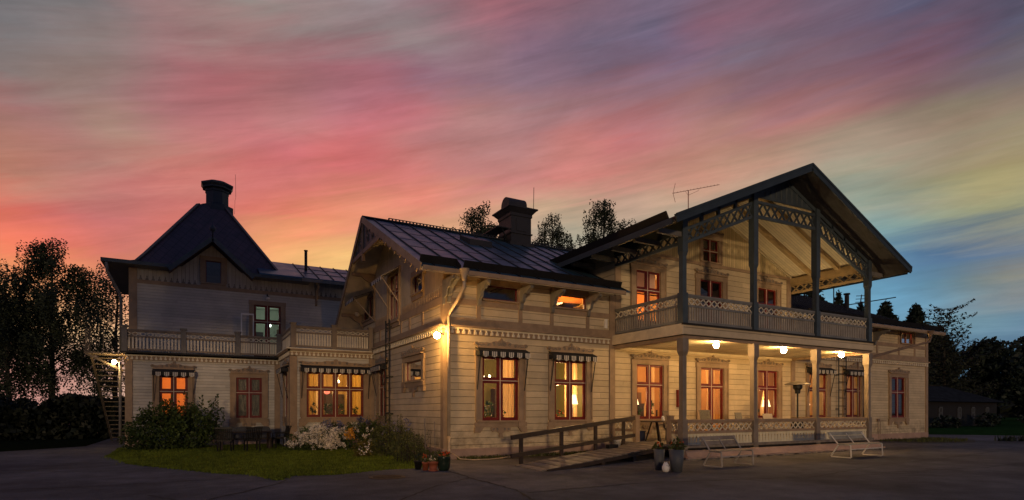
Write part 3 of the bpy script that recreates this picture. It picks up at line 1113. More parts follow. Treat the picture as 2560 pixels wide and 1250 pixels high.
# bay and left wing
window(2.40, 1.91, (5.23, YB, 1.30), cols=4, cw=.26, awn='roll', hh=.26)
window(1.10, 1.91, (XB, 26.3, 1.30), 'W', cw=.16, awn='roll', glass=m_glassd)
window(1.06, 1.81, (-.89, YL, 1.27), cw=.24, awn='roll')
m_frost, _t, _b = new_mat("ribbed_privacy_glass")
_g = N(_t, 'ShaderNodeNewGeometry')
_mp = N(_t, 'ShaderNodeMapping')
_mp.inputs['Scale'].default_value = (28, 28, 5)
_t.links.new(_g.outputs['Position'], _mp.inputs[0])
_n = NOISE(_t, _mp.outputs[0], 1., 4, .6, .8)
_t.links.new(MIX(_t, MR(_t, _n, .35, .7), (.045, .05, .035), (.16, .14, .085)), _b.inputs['Base Color'])
_b.inputs['Roughness'].default_value = .25
_bp = N(_t, 'ShaderNodeBump')
_bp.inputs['Strength'].default_value = .8
_bp.inputs['Distance'].default_value = .01
_t.links.new(_n, _bp.inputs['Height'])
_t.links.new(_bp.outputs[0], _b.inputs['Normal'])
window(1.08, 1.84, (2.09, YL, 1.24), cw=.24, glass=m_frost)
# tower door to the terrace and gablet window
td = window(1.22, 2.57, (3.02, YT, 4.15), rows=(.69, .31), cw=.2, hood=False, apron=False, sill=False, feet=False, name="door")
window(.65, 1.04, (.675, YT, 7.56), cols=1, rows=(1.,), cw=.22, hood=False, apron=False, feet=False, glass=m_glassd, bw=.03)
# open white door leaf in front of the tower door
ol = MB()
for z0, z1 in ((4.15, 4.23), (5.02, 5.10), (6.10, 6.17)):
    ol.box(1.80, 2.36, YT - .66, YT - .62, z0, z1)
for xx in (1.80, 2.31):
    ol.box(xx, xx + .05, YT - .663, YT - .617, 4.15, 6.17)
od = ol.build("open_door_leaf", m_white, house)
# upper floor behind the balcony
window(1.27, 2.05, (15.515, Y0, 5.02), cw=.26)
window(1.35, 2.62, (19.025, Y0, 4.47), rows=(.70, .30), cw=.26, sill=False, feet=False, apron=False, name="door", glass=m_glassd)
window(1.30, 2.08, (22.63, Y0, 5.03), cw=.26, glass=m_glassd)
window(.94, .96, (18.99, Y0, 7.84), rows=(.5, .5), cw=.18, apron=False, feet=False, hh=.24, glass=m_glassd, bw=.06)

# ------------------------------------------------------------------ roofs
def slab(name, pts, thick, axis, d0, d1, mat, extra=None):
    mb = MB()
    poly = pts + [(a, z - thick) for a, z in pts[::-1]]
    mb.prism(poly, FY if axis == 'x' else FX, d0, d1, 0)
    if extra:
        extra(mb)
    return mb.build(name, mat, house)


RSL = (9.36 - 5.93) / 6.9
zr = lambda y: 5.93 + RSL * (y - 16.05)


def main_seams(mb):
    rnd = random.Random(2)
    x = 6.25
    while x < 18:
        ya, y1 = (16.06, 22.95) if x < 13.8 else (19.8, 22.95)
        mb.bar((x, ya, zr(ya) + .02), (x, y1, zr(y1) + .02), .035, .045, 1, up=(0, -.45, .9))
        yy = ya + .5 + rnd.random() * .9
        while yy < 22.6:
            mb.bar((x + .02, yy, zr(yy) + .004), (min(x + .72, 13.84 if x < 13.8 else 18), yy, zr(yy) + .004), .022, .012, 1, up=(0, -.45, .9))
            yy += 1.15
        x += .74
    mb.prism([(19.8, zr(19.8)), (22.95, 9.36), (28.3, 5.35), (28.3, 5.30), (22.95, 9.31), (19.8, zr(19.8) - .05)], FY, 13.851, 18., 0)
    mb.bar((5.8, 22.95, 9.39), (18, 22.95, 9.39), .16, .06, 1)
    x = 6.9                                    # pierced snow rail along the ridge
    mb.bar((6.9, 22.9, 9.49), (17.5, 22.9, 9.49), .03, .03, 1)
    while x < 17.5:
        mb.bar((x, 22.9, 9.38), (x, 22.9, 9.49), .03, .06, 1, up=(1, 0, 0))
        x += .15


roof = slab("roof", [(16.05, 5.93), (22.95, 9.36), (28.3, 5.35)], .05, 'x', 5.81, 13.85, [m_roof, m_seam], main_seams)
rx = MB()
rx.prism([(16.07, 5.87), (22.95, 9.30), (28.28, 5.30), (28.28, 5.18), (22.95, 9.18), (16.07, 5.76)], FY, 5.84, 13.8)
rx.build("soffit", m_cream, house)
zr2 = lambda y: 5.93 + .4175 * (y - 16.05)


def right_seams(mb):
    x = 24.9
    while x < 36.6:
        mb.bar((x, 16.06, zr2(16.06) + .02), (x, 25.2, zr2(25.2) + .02), .035, .06, 1, up=(0, -.4, .9))
        x += .62


roofR = slab("roof", [(16.05, 5.93), (25.2, 9.75), (33.5, 6.2)], .05, 'x', 24.55, 36.62, [m_roof, m_seam], right_seams)
rx = MB()
rx.prism([(16.07, 5.87), (25.2, 9.69), (33.4, 6.2), (33.4, 6.08), (25.2, 9.57), (16.07, 5.76)], FY, 24.58, 36.6)
rx.build("soffit", m_cream, house)
# eaves: fascia, standing gutter plates
for xa, xb in ((5.86, 13.6), (24.5, 36.6)):
    ev = MB()
    ev.box(xa, xb, 16.0, 16.045, 5.78, 5.915)
    ev.build("eaves_board", m_trim, house)
for a, b in (((5.80, 16.06, 5.86), (5.80, 22.95, 9.29)), ((5.80, 22.95, 9.29), (5.80, 28.3, 5.28))):
    ev = MB()
    ev.bar(a, b, .045, .24, 0)
    ev.build("barge_board", m_trim, house)
for xa, xb in ((5.86, 7.02), (7.30, 13.6), (24.6, 34.6), (34.9, 36.6)):
    gu = MB()
    gu.hexa([(xa, 16.32, 6.06), (xb, 16.32, 6.06), (xb, 16.36, 6.07), (xa, 16.36, 6.07), (xa, 16.20, 6.28), (xb, 16.20, 6.28), (xb, 16.24, 6.29), (xa, 16.24, 6.29)])
    gu.build("gutter_plate", m_roofd, roof)
for x, s in ((7.02, 1), (7.30, -1)):
    gu = MB()
    gu.hexa([(x, 16.32, 6.06), (x + s * .1, 16.1, 5.96), (x + s * .1, 16.13, 5.97), (x, 16.36, 6.07), (x, 16.2, 6.28), (x + s * .1, 16.06, 6.05), (x + s * .1, 16.1, 6.05), (x, 16.24, 6.29)])
    gu.build("gutter_lip", m_roofd, roof)

# brackets under the eaves
bm_ = MB()
bpoly = [(0, 0), (.78, 0), (.80, -.10), (.62, -.14), (.50, -.24), (.40, -.20), (.30, -.30), (.24, -.46), (.14, -.52), (.10, -.70), (0, -.76)]
brk_mesh = None


def bracket(x):
    global brk_mesh
    if brk_mesh is None:
        mb = MB()
        mb.prism([(-a, z) for a, z in bpoly], FY, -.06, .06)
        mb.tube([(.062, -.62 + .12 * math.cos(t), -.10 + .06 * math.sin(t)) for t in (0, 1, 2, 3, 4, 5, 6)], .012, 4)
        brk_mesh = mb.mesh("eaves_bracket", m_trimd)
    link("eaves_bracket", brk_mesh, house, False, (x, Y0, 5.76))


for x in (7.05, 8.13, 9.72, 11.0, 12.57, 24.9, 27.2, 29.6, 31.2):
    bracket(x)
# big fretwork bracket at the gable corner, and gable apex fretwork
fb = MB()
fb.prism([(Y0 - .85, 5.74), (Y0, 5.74), (Y0, 4.95), (Y0 - .1, 4.98), (Y0 - .14, 5.15), (Y0 - .3, 5.22), (Y0 - .36, 5.4), (Y0 - .55, 5.46), (Y0 - .62, 5.6), (Y0 - .85, 5.64)], FY, X0 - .06, X0 - .01)
for cx, cz, r in ((-.28, 5.5, .13), (-.55, 5.58, .08), (-.12, 5.3, .08)):
    fb.tube(spiral(Y0 + cx, cz, r, 1.2, 1, 0, 12), .02, 4)
fb.v = [(p[0], p[1], p[2]) for p in fb.v]
o_ = fb.build("corner_fretwork", m_trimd, house)
ga = MB()
zk = 7.95
yA, yB = APY - (9.2 - zk) / RSL, APY + (9.2 - zk) / .75
ga.bar((5.86, yA, zk), (5.86, yB, zk), .09, .16, 0)
ga.bar((5.86, APY, zk), (5.86, APY, 9.2), .09, .09, 0)
ga.bar((5.86, APY, zk + .05), (5.86, APY, zk - .35), .12, .12, 0)
for s, sl in ((-1, RSL), (1, .75)):
    L_ = (9.2 - zk) / sl
    ga.prism([(APY + s * .06, zk + .1), (APY + s * .06, 9.12), (APY + s * (L_ - .2), zk + .1)], FY, 5.875, 5.895, 1)
    for fx, fz, r in ((.25, .30, .2), (.52, .2, .13), (.2, .62, .13)):
        cy = APY + s * L_ * fx
        ga.tube([(5.865, cy + r * (1 - .7 * i / 12) * math.cos(1 + i * .7), zk + .12 + fz * 1.0 + r * (1 - .7 * i / 12) * math.sin(1 + i * .7)) for i in range(13)], .022, 4, 0)
for yy in (18.6, 20.6, 25.0, 27.0):           # outriggers carrying the overhang
    z = (9.12 - RSL * (APY - yy)) if yy < APY else (9.12 - .75 * (yy - APY))
    og = MB()
    og.bar((5.9, yy, z - .06), (X0, yy, z - .06), .13, .14, 0)
    og.prism([(X0 - .02, z - .13), (X0 - .62, z - .13), (X0 - .40, z - .30), (X0 - .2, z - .38), (X0 - .1, z - .62), (X0 - .02, z - .66)], lambda a, b, d: (a, yy + d, b), -.04, .04, 0)
    og.build("outrigger", m_trim, house)
ga.build("gable_fretwork", [m_trim, m_trim_unlit], house)
# notched rake trim along the front slope
nb = MB()
y = 16.5
while y < 22.4:
    nb.prism([(y, zr(y) - .20), (y + .42, zr(y + .42) - .20), (y + .36, zr(y + .36) - .34), (y + .22, zr(y + .22) - .30), (y + .12, zr(y + .12) - .40)], FY, 5.85, 5.88)
    y += .55
nb.build("rake_trim", m_trim, house)

# chimney of the main wing
ch = MB()
cx0, cx1, cy0, cy1 = 12.40, 13.45, 22.45, 23.65
ch.box(cx0, cx1, cy0, cy1, 8.5, 10.52)
ch.box(cx0 + .26, cx1 - .26, cy0 - .025, cy0, 9.75, 10.3)
ch.box(cx0 - .04, cx1 + .04, cy0 - .04, cy1 + .04, 10.42, 10.55)
ch.hexa([(cx0 - .04, cy0 - .04, 10.55), (cx1 + .04, cy0 - .04, 10.55), (cx1 + .04, cy1 + .04, 10.55), (cx0 - .04, cy1 + .04, 10.55),
         (cx0 - .21, cy0 - .21, 10.74), (cx1 + .21, cy0 - .21, 10.74), (cx1 + .21, cy1 + .21, 10.74), (cx0 - .21, cy1 + .21, 10.74)])
ch.box(cx0 - .24, cx1 + .24, cy0 - .24, cy1 + .24, 10.74, 10.80)
hb = [(23.0 + .38 * math.cos(math.pi * i / 10), 10.80 + .2 + .38 * math.sin(math.pi * i / 10)) for i in range(11)]
ch.prism([(23.38, 10.80)] + hb + [(22.62, 10.80)], FY, cx0 - .02, cx1 - .12)
ch.box(cx0 - .05, cx1 + .05, cy0 - .05, cy1 + .05, 9.62, 9.68)
ch.box(cx0 - .10, cx1 + .10, cy0 - .10, cy1 + .1, 8.5, 9.2)
chim = ch.build("chimney", m_chim, roof)
sp = MB()                                     # sweep's platform and its stays
sp.box(cx0 - .8, cx0 - .2, 22.3, 23.9, 9.72, 9.77)
sp.bar((cx0 - .5, 22.4, 9.72), (cx0 - .02, 22.6, 9.1), .05)
sp.bar((cx0 - .5, 23.8, 9.72), (cx0 - .02, 23.4, 9.1), .05)
sp.bar((cx0 - .2, 22.5, 9.75), (cx0 + .02, 22.5, 9.8), .05)
sp.build("sweep_platform", m_black, roof)
lr = MB()
lr.tube([(cx1 + .1, 22.4, 10.8), (cx1 + .12, 22.4, 11.85)], .014, 5)
lr.build("lightning_rod", m_black, roof)
ht = MB()                                     # roof hatch
ht.hexa([(9.5, 20.6, zr(20.6)), (10.5, 20.6, zr(20.6)), (10.5, 21.6, zr(21.6)), (9.5, 21.6, zr(21.6)),
         (9.5, 20.6, zr(20.6) + .24), (10.5, 20.6, zr(20.6) + .24), (10.5, 21.6, zr(21.6) + .14), (9.5, 21.6, zr(21.6) + .14)])
ht.build("roof_hatch", m_chim, roof)

# cross gable over the balcony
zc = lambda x: CZ - CS * abs(x - CX_)
EX0, EX1 = 12.5, 25.66
croof = slab("roof", [(EX0, zc(EX0)), (CX_, CZ), (EX1, zc(EX1))], .06, 'y', 12.49, 25.0, m_roofred)
so = MB()
so.prism([(EX0 + .03, zc(EX0) - .065), (CX_, CZ - .065), (EX1 - .03, zc(EX1) - .065), (EX1 - .03, zc(EX1) - .15), (CX_, CZ - .15), (EX0 + .03, zc(EX0) - .15)], FX, 12.52, 24.9)
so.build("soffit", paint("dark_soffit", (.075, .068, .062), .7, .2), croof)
fa = MB()
for s in (-1, 1):
    ex = EX0 if s < 0 else EX1
    fa.bar((ex, 12.46, zc(ex) - .08), (CX_, 12.46, CZ - .08), .05, .25, 0)
    fa.bar((ex, 12.43, zc(ex) + .03), (CX_, 12.43, CZ + .03), .03, .08, 0)
fa.box(EX0 - .02, EX0 + .02, 12.6, 19.0, zc(EX0) - .2, zc(EX0) - .01)
fa.box(EX1 - .02, EX1 + .02, 12.6, 20.0, zc(EX1) - .2, zc(EX1) - .01)
fa.build("barge_board", paint("black_blue_shaded_edge", (.022, .034, .044), .55, .2), croof)  # edge colour taken darker still, so the gable rim looks unlit
for s in (-1, 1):
    gp = MB()
    ex = EX0 + .35 if s < 0 else EX1 - .35
    e2 = ex - s * .0
    gp.hexa([(ex - .02, 13.1, zc(ex)), (ex + .02, 13.1, zc(ex)), (ex + .02, 22, zc(ex)), (ex - .02, 22, zc(ex)),
             (ex + s * .12 - .02, 13.1, zc(ex) + .22), (ex + s * .12 + .02, 13.1, zc(ex) + .22), (ex + s * .12 + .02, 22, zc(ex) + .22), (ex + s * .12 - .02, 22, zc(ex) + .22)])
    gp.build("gutter_plate", m_roofd, croof)
gp = MB()
gp.box(EX1 - .12, EX1 + .06, 12.45, 12.75, zc(EX1) - .12, zc(EX1) + .12)
gp.build("gutter_end", m_roofd, croof)
for y in (13.5, 14.6, 15.8, 17.0, 18.2):       # purlin ends under the side eaves
    for xa, xb, ze in ((EX0 + .25, XL, zc(EX0 + .3)), (XR, EX1 - .25, zc(EX1 - .3))):
        pu = MB()
        pu.box(xa, xb, y - .06, y + .06, ze - .32, ze - .16)
        pu.build("purlin", m_trimd, croof)
ce = MB()
ce.prism([(XL, zc(XL) - .152), (CX_, CZ - .152), (XR + .1, zc(XR + .1) - .152), (XR + .1, zc(XR + .1) - .18), (CX_, CZ - .18), (XL, zc(XL) - .18)], FX, 13.55, Y0)
ce.build("balcony_ceiling", m_ceil, house)

m_raft = paint("ochre_rafter", (.46, .33, .16), .6, .2)
for y in (15.9, 14.67):
    ra = MB()
    for s, ex in ((-1, XL + .1), (1, XR)):
        ra.bar((ex, y, zc(ex) - .27), (CX_, y, CZ - .27), .17, .18)
    ra.build("rafter", m_raft, house)
ra = MB()
for s, ex in ((-1, XL + .1), (1, XR)):
    ra.bar((ex, Y0 - .05, zc(ex) - .22), (CX_, Y0 - .05, CZ - .22), .08, .1)
ra.build("ceiling_moulding", m_cream, house)
for X in (XL + .02, XR + .05):
    tb = MB()
    tb.box(X - .09, X + .09, 13.6, Y0 - .04, 7.46, 7.74)
    tb.build("tie_beam", m_raft if X > 20 else m_trim_unlit, house)


def lattice(mb, fn, n, w, m=0):
    """fn(t, s): t along 0..1, s 0 bottom 1 top -> point; n crossed cells"""
    for i in range(n):
        a, b = i / n, (i + 1) / n
        for p, q in ((fn(a, 0), fn(b, 1)), (fn(a, 1), fn(b, 0))):
            mb.bar(p, q, w, w, m)


def arch(name, A0, A1, B0, B1, n, mat, w=.05):
    """A0/A1: lower chord ends, B0/B1: upper chord ends"""
    A0, A1, B0, B1 = map(Vector, (A0, A1, B0, B1))
    mb = MB()
    mb.bar(A0, A1, .09, .1)
    mb.bar(B0, B1, .09, .09)
    lattice(mb, lambda t, s: A0.lerp(A1, t).lerp(B0.lerp(B1, t), s), n, w)
    return mb.build(name, mat, house)


PX = [13.85, 17.30, 20.90, 24.40]
arch("lattice_arch", (13.97, YP, 7.08), (17.2, YP, 8.45), (13.97, YP, 7.52), (17.2, YP, 8.94), 9, m_trim_unlit)
arch("lattice_arch", (17.4, YP, 8.50), (20.8, YP, 8.58), (17.4, YP, 9.02), (20.8, YP, 9.10), 8, m_trim_unlit)
arch("lattice_arch", (21.0, YP, 8.50), (24.3, YP, 7.12), (21.0, YP, 9.02), (24.3, YP, 7.58), 9, m_trim_unlit)
arch("lattice_arch", (XL, 13.62, 7.06), (XL, Y0 - .05, 7.06), (XL, 13.62, 7.42), (XL, Y0 - .05, 7.42), 9, m_trim_unlit)
arch("lattice_arch", (XR + .05, 13.62, 7.06), (XR + .05, Y0 - .05, 7.06), (XR + .05, 13.62, 7.42), (XR + .05, Y0 - .05, 7.42), 8, m_raft)
gi = MB()                                     # boarded triangle in the top of the gable, struts in the side bays
gi.prism([(17.42, 9.2), (20.78, 9.26), (20.78, zc(20.78) - .16), (CX_, CZ - .16), (17.42, zc(17.42) - .16)], FX, YP - .02, YP + .03)
for x, z in ((14.7, 7.85), (15.5, 8.2), (16.35, 8.57), (21.9, 8.6), (22.7, 8.25), (23.5, 7.9)):
    gi.bar((x, YP, z), (x, YP, zc(x) - .15), .1, .1)
for s, ex in ((-1, XL), (1, XR + .05)):
    gi.bar((ex, YP, zc(ex) - .24), (CX_, YP, CZ - .24), .1, .14)
for i in range(9):
    gi.tube([(17.9 + i * .3, YP - .03, 9.3), (17.9 + i * .3, YP - .03, min(zc(17.9 + i * .3) - .2, 10.05))], .02, 4)
gi.build("gable_panel", m_trim_unlit, house)

# posts
m_ppost = paint("porch_post_paint", (.21, .17, .135), .6, .2)
for i, x in enumerate(PX):
    mb = MB()
    top = zc(x) - .16
    mb.box(x - .085, x + .085, YP - .085, YP + .085, 4.42, 6.75)
    mb.box(x - .115, x + .115, YP - .115, YP + .115, 6.75, top)
    mb.hexa([(x - .085, YP - .085, 6.62), (x + .085, YP - .085, 6.62), (x + .085, YP + .085, 6.62), (x - .085, YP + .085, 6.62),
             (x - .116, YP - .116, 6.76), (x + .116, YP - .116, 6.76), (x + .116, YP + .116, 6.76), (x - .116, YP + .116, 6.76)])
    mb.box(x - .12, x + .12, YP - .12, YP + .12, 4.40, 5.42)
    mb.build("balcony_post", m_trim_unlit, house)
    mb = MB()
    mb.box(x - .085, x + .085, YP - .085, YP + .085, .28, 3.5)
    mb.box(x - .13, x + .13, YP - .13, YP + .13, 3.5, 3.94)
    mb.hexa([(x - .085, YP - .085, 3.36), (x + .085, YP - .085, 3.36), (x + .085, YP + .085, 3.36), (x - .085, YP + .085, 3.36),
             (x - .131, YP - .131, 3.51), (x + .131, YP - .131, 3.51), (x + .131, YP + .131, 3.51), (x - .131, YP + .131, 3.51)])
    mb.box(x - .115, x + .115, YP - .115, YP + .115, .28, 1.30)
    mb.build("porch_post", m_ppost, house)

# balcony floor
bf = MB()
bf.box(13.72, 24.52, YP - .13, Y0 - .05, 4.03, 4.36, 0)
bf.box(13.66, 24.58, YP - .2, YP - .13, 4.36, 4.42, 0)
bf.box(13.72, 24.52, YP - .16, YP - .13, 4.05, 4.36, 1)
bf.box(13.68, 13.72, YP - .16, Y0 - .05, 4.05, 4.40, 2)
bf.box(13.72, 24.52, YP - .13, Y0 - .05, 4.36, 4.41, 3)
bf.build("balcony_floor", [m_dark, m_side, m_cream, paint("balcony_deck_paint", (.55, .50, .42), .6, .2)], house)
pb = MB()
pb.box(13.76, 24.5, YP - .1, YP + .1, 3.94, 4.03)
pb.box(13.76, 13.94, YP + .1, Y0 - .05, 3.90, 4.03)
pb.box(24.31, 24.49, YP + .1, Y0 - .05, 3.90, 4.03)
pb.build("porch_beam", m_trim, house)
pc = MB()
pc.box(13.94, 24.31, YP + .1, Y0 - .001, 4.0, 4.028)
pc.build("porch_ceiling", m_ceil, house)
pm = MB()
pm.box(13.94, 24.31, Y0 - .07, Y0, 3.90, 4.0)
pm.build("ceiling_moulding", m_cream, house)

# porch floor and its boarded base
pf = MB()
pf.box(13.7, 24.6, 13.35, Y0 - .06, .36, .45, 0)
pf.box(13.75, 24.55, 13.42, Y0 - .06, .30, .36, 2)
pf.hexa([(13.6, 13.02, .06), (24.6, 13.02, .06), (24.6, 13.3, .06), (13.6, 13.3, .06), (13.6, 13.14, .29), (24.6, 13.14, .29), (24.6, 13.3, .29), (13.6, 13.3, .29)], 1)
pf.box(13.5, 24.65, 12.93, 13.02, .05, .10, 1)
pf.build("porch_floor", [m_greyw, m_plinth, m_dark], house)
rs_ = random.Random(8)
m_stone = paint("foundation_stone", (.17, .145, .12), .85, .4, 4., bump=.6)
for i in range(26):
    stn = MB()
    x = 13.7 + i * .42 + rs_.uniform(-.08, .08)
    w = rs_.uniform(.14, .24)
    stn.lathe([(w * .8, -.05), (w, .0), (w * .9, .04), (w * .5, .065)], (x, 13.0 + rs_.uniform(-.03, .05), 0), 9, 0, 1., .55, rs_.random() * 3)
    stn.build("foundation_stone", m_stone, house)


# ------------------------------------------------------------------ railings
def railing(name, p, q, zb, zm, zt, nx, nb, mats, cap=.10, lw=.032, bwid=.07):
    """bottom rail zb, middle rail zm, handrail zt; nx crosses above the middle rail, nb balusters below"""
    p, q = Vector((p[0], p[1], 0)), Vector((q[0], q[1], 0))
    mb = MB()
    up = Vector((0, 0, 1))
    mb.bar(p + up * (zb + .04), q + up * (zb + .04), .07, .08, 0)
    mb.bar(p + up * zm, q + up * zm, .07, .07, 0)
    mb.bar(p + up * (zt - .03), q + up * (zt - .03), cap, .06, 0)
    mb.bar(p + up * (zt - .085), q + up * (zt - .085), .06, .05, 0)
    lattice(mb, lambda t, s: p.lerp(q, t) + up * ((zm + .035) * (1 - s) + (zt - .11) * s), nx, lw, 1)
    d = (q - p)
    for i in range(nb):
        c = p + d * ((i + .5) / nb)
        mb.bar(c + up * (zb + .08), c + up * (zm - .035), bwid, .03, 2, up=Vector((-d.y, d.x, 0)).normalized())
    return mb.build(name, mats, house)


m_bal = paint("grey_baluster_paint", (.30, .27, .23), .6, .2)
m_balg = paint("blue_grey_rail", (.17, .17, .165), .6, .2)
for i in range(3):
    railing("balcony_railing", (PX[i] + .12, YP), (PX[i + 1] - .12, YP), 4.46, 5.02, 5.40, 12, 27, [m_balg, m_lat, m_bal])
railing("balcony_railing", (XL, YP + .12), (XL, Y0 - .06), 4.46, 5.02, 5.40, 11, 26, [m_balg, m_lat, m_bal])
railing("balcony_railing", (XR + .1, YP + .12), (XR + .1, Y0 - .06), 4.46, 5.02, 5.40, 11, 26, [m_balg, m_lat, m_bal])


def cut_panel(mb, p, q, z0, z1, n, m):
    """boards whose shaped edges leave dagger and cross openings between them"""
    p, q = Vector((p[0], p[1], 0)), Vector((q[0], q[1], 0))
    d = q - p
    L = d.length
    d.normalize()
    nn = Vector((d.y, -d.x, 0))
    bw = L / n
    H = z1 - z0
    half = [(0, 0.), (0, .06), (.012, .08), (.012, .11), (0, .13), (.0, .20), (.016, .26), (.028, .56), (.022, .64), (.052, .68), (.052, .75), (.022, .78), (.02, .84), (.0, .86), (0, .92), (.014, .935), (.014, .965), (0, .985), (0, 1.)]
    half = [(a * bw / .17 * .72, b) for a, b in half]
    for i in range(n):
        a0 = i * bw
        poly = [(a0 + .001 + a, z0 + H * b) for a, b in half] + [(a0 + bw - .001 - a, z0 + H * b) for a, b in half[::-1]]
        mb.prism(poly, lambda a, b, dd: tuple(p + d * a + nn * dd + Vector((0, 0, b))), 0, .025, m)


def porch_rail(p, q, nx, nb_):
    P_, Q_ = Vector((p[0], p[1], 0)), Vector((q[0], q[1], 0))
    up = Vector((0, 0, 1))
    mb = MB()
    mb.bar(P_ + up * 1.25, Q_ + up * 1.25, .15, .07, 0)
    mb.bar(P_ + up * 1.19, Q_ + up * 1.19, .07, .06, 0)
    mb.bar(P_ + up * .86, Q_ + up * .86, .09, .09, 0)
    mb.bar(P_ + up * .36, Q_ + up * .36, .09, .10, 0)
    lattice(mb, lambda t, s: P_.lerp(Q_, t) + up * (.905 * (1 - s) + 1.16 * s), nx, .03, 1)
    cut_panel(mb, p, q, .41, .815, nb_, 2)
    return mb.build("porch_railing", [m_trim, m_lat, m_panel], house)


for i in range(3):
    porch_rail((PX[i] + .115, YP), (PX[i + 1] - .115, YP), 12, 20)
porch_rail((XR + .1, Y0 - .06), (XR + .1, YP + .115), 10, 18)
porch_rail((XL, 13.98), (XL, YP + .115), 2, 3)
porch_rail((XL, Y0 - .06), (XL, 15.82), 4, 6)
for y in (14.06, 15.74):
    mb = MB()
    mb.box(XL - .085, XL + .085, y - .085, y + .085, .3, 1.38)
    mb.box(XL - .1, XL + .1, y - .1, y + .1, 1.38, 1.42)
    mb.build("gate_post", m_trim, house)

# ------------------------------------------------------------------ terrace over bay and left wing
te = MB()
te.box(XLL - .22, XB + .1, YL - .20, YT, 3.995, 4.07, 1)
te.box(XLL - .16, XB + .1, YL - .16, YL, 3.94, 3.995, 0)
te.box(XB - .2, X0 - .16, YB - .2, YT, 4.145, 4.19, 2)
te.box(XB - .14, X0 - .16, YB - .15, YB, 4.07, 4.145, 0)
te.box(XB - .15, XB, YB - .15, YL - .2, 4.07, 4.145, 0)
te.build("terrace_floor", [m_trim, m_roofd, m_lat], house)
TPX = [-2.66, -.52, 1.62, 3.36]
for x in TPX:
    mb = MB()
    mb.box(x - .10, x + .10, YL - .18, YL + .02, 4.07, 5.08)
    mb.box(x - .14, x + .14, YL - .22, YL + .06, 5.08, 5.15)
    mb.build("terrace_post", m_trimd, house)
m_trail = paint("terrace_rail_brown", (.20, .16, .125), .6, .2)
for i in range(3):
    railing("terrace_railing", (TPX[i] + .1, YL - .08), (TPX[i + 1] - .1, YL - .08), 4.12, 4.70, 5.0, 7, 15, [m_trail, m_lat, m_lat])
railing("terrace_railing", (TPX[0], YL + .02), (TPX[0], YT), 4.12, 4.70, 5.0, 5, 10, [m_trail, m_lat, m_lat])
BPX = [3.50, 5.16, 6.74]
for x in BPX:
    mb = MB()
    mb.box(x - .10, x + .10, YB - .12, YB + .08, 4.19, 5.2)
    mb.box(x - .13, x + .13, YB - .15, YB + .11, 5.2, 5.25)
    mb.build("terrace_post", m_trail, house)
for i in range(2):
    railing("terrace_railing", (BPX[i] + .1, YB - .02), (BPX[i + 1] - .1, YB - .02), 4.24, 4.85, 5.13, 6, 13, [m_trail, m_lat, m_lat])
railing("terrace_railing", (BPX[0], YB + .1), (BPX[0], YL - .2), 4.24, 4.85, 5.13, 9, 20, [m_trail, m_lat, m_lat])

# ------------------------------------------------------------------ tower roof, gablet, link roof
TCX, TCY = .67, 33.5
tw = MB()
lv = [(4.25, 4.05, 8.08), (3.65, 3.6, 8.06), (3.05, 3.05, 8.32), (2.75, 2.75, 8.75), (.62, .62, 12.05)]
GL, GR_ = -1.02, 2.26
ring = []
for h, g_, z in lv:
    ring.append([(TCX - h, TCY - g_, z), (TCX + h, TCY - g_, z), (TCX + h, TCY + g_, z), (TCX - h, TCY + g_, z)])
for i in range(len(ring) - 1):
    for k in range(4):
        a, b = ring[i], ring[i + 1]
        k2 = (k + 1) % 4
        if k == 0 and i < 2:                  # the gablet interrupts the front eave
            for xa, xb in ((None, GL), (GR_, None)):
                q = [a[0], (xb, a[0][1], a[0][2]), (xb, b[0][1], b[0][2]), b[0]] if xa is None else [(xa, a[0][1], a[0][2]), a[1], b[1], (xa, b[0][1], b[0][2])]
                tw.add(q, [(0, 1, 2, 3)], 0)
        else:
            tw.add([a[k], a[k2], b[k2], b[k]], [(0, 1, 2, 3)], 0)
        if i > 0 and k < 4:
            tw.bar(a[k], b[k], .22, .05, 2)
ZS = 7.93
o0 = ring[0]
for k in range(4):
    k2 = (k + 1) % 4
    segs = [(o0[k], o0[k2])] if k else [(o0[0], (GL, o0[0][1], o0[0][2])), ((GR_, o0[0][1], o0[0][2]), o0[1])]
    for p, q in segs:
        tw.add([p, q, (q[0], q[1], ZS), (p[0], p[1], ZS)], [(0, 1, 2, 3)], 1)
fy = o0[0][1]
tw.add([(o0[0][0], fy, ZS), (GL, fy, ZS), (GL, YT + .05, ZS), (GR_, YT + .05, ZS), (GR_, fy, ZS), (o0[1][0], fy, ZS), (o0[2][0], o0[2][1], ZS), (o0[3][0], o0[3][1], ZS)], [tuple(range(8))], 3)
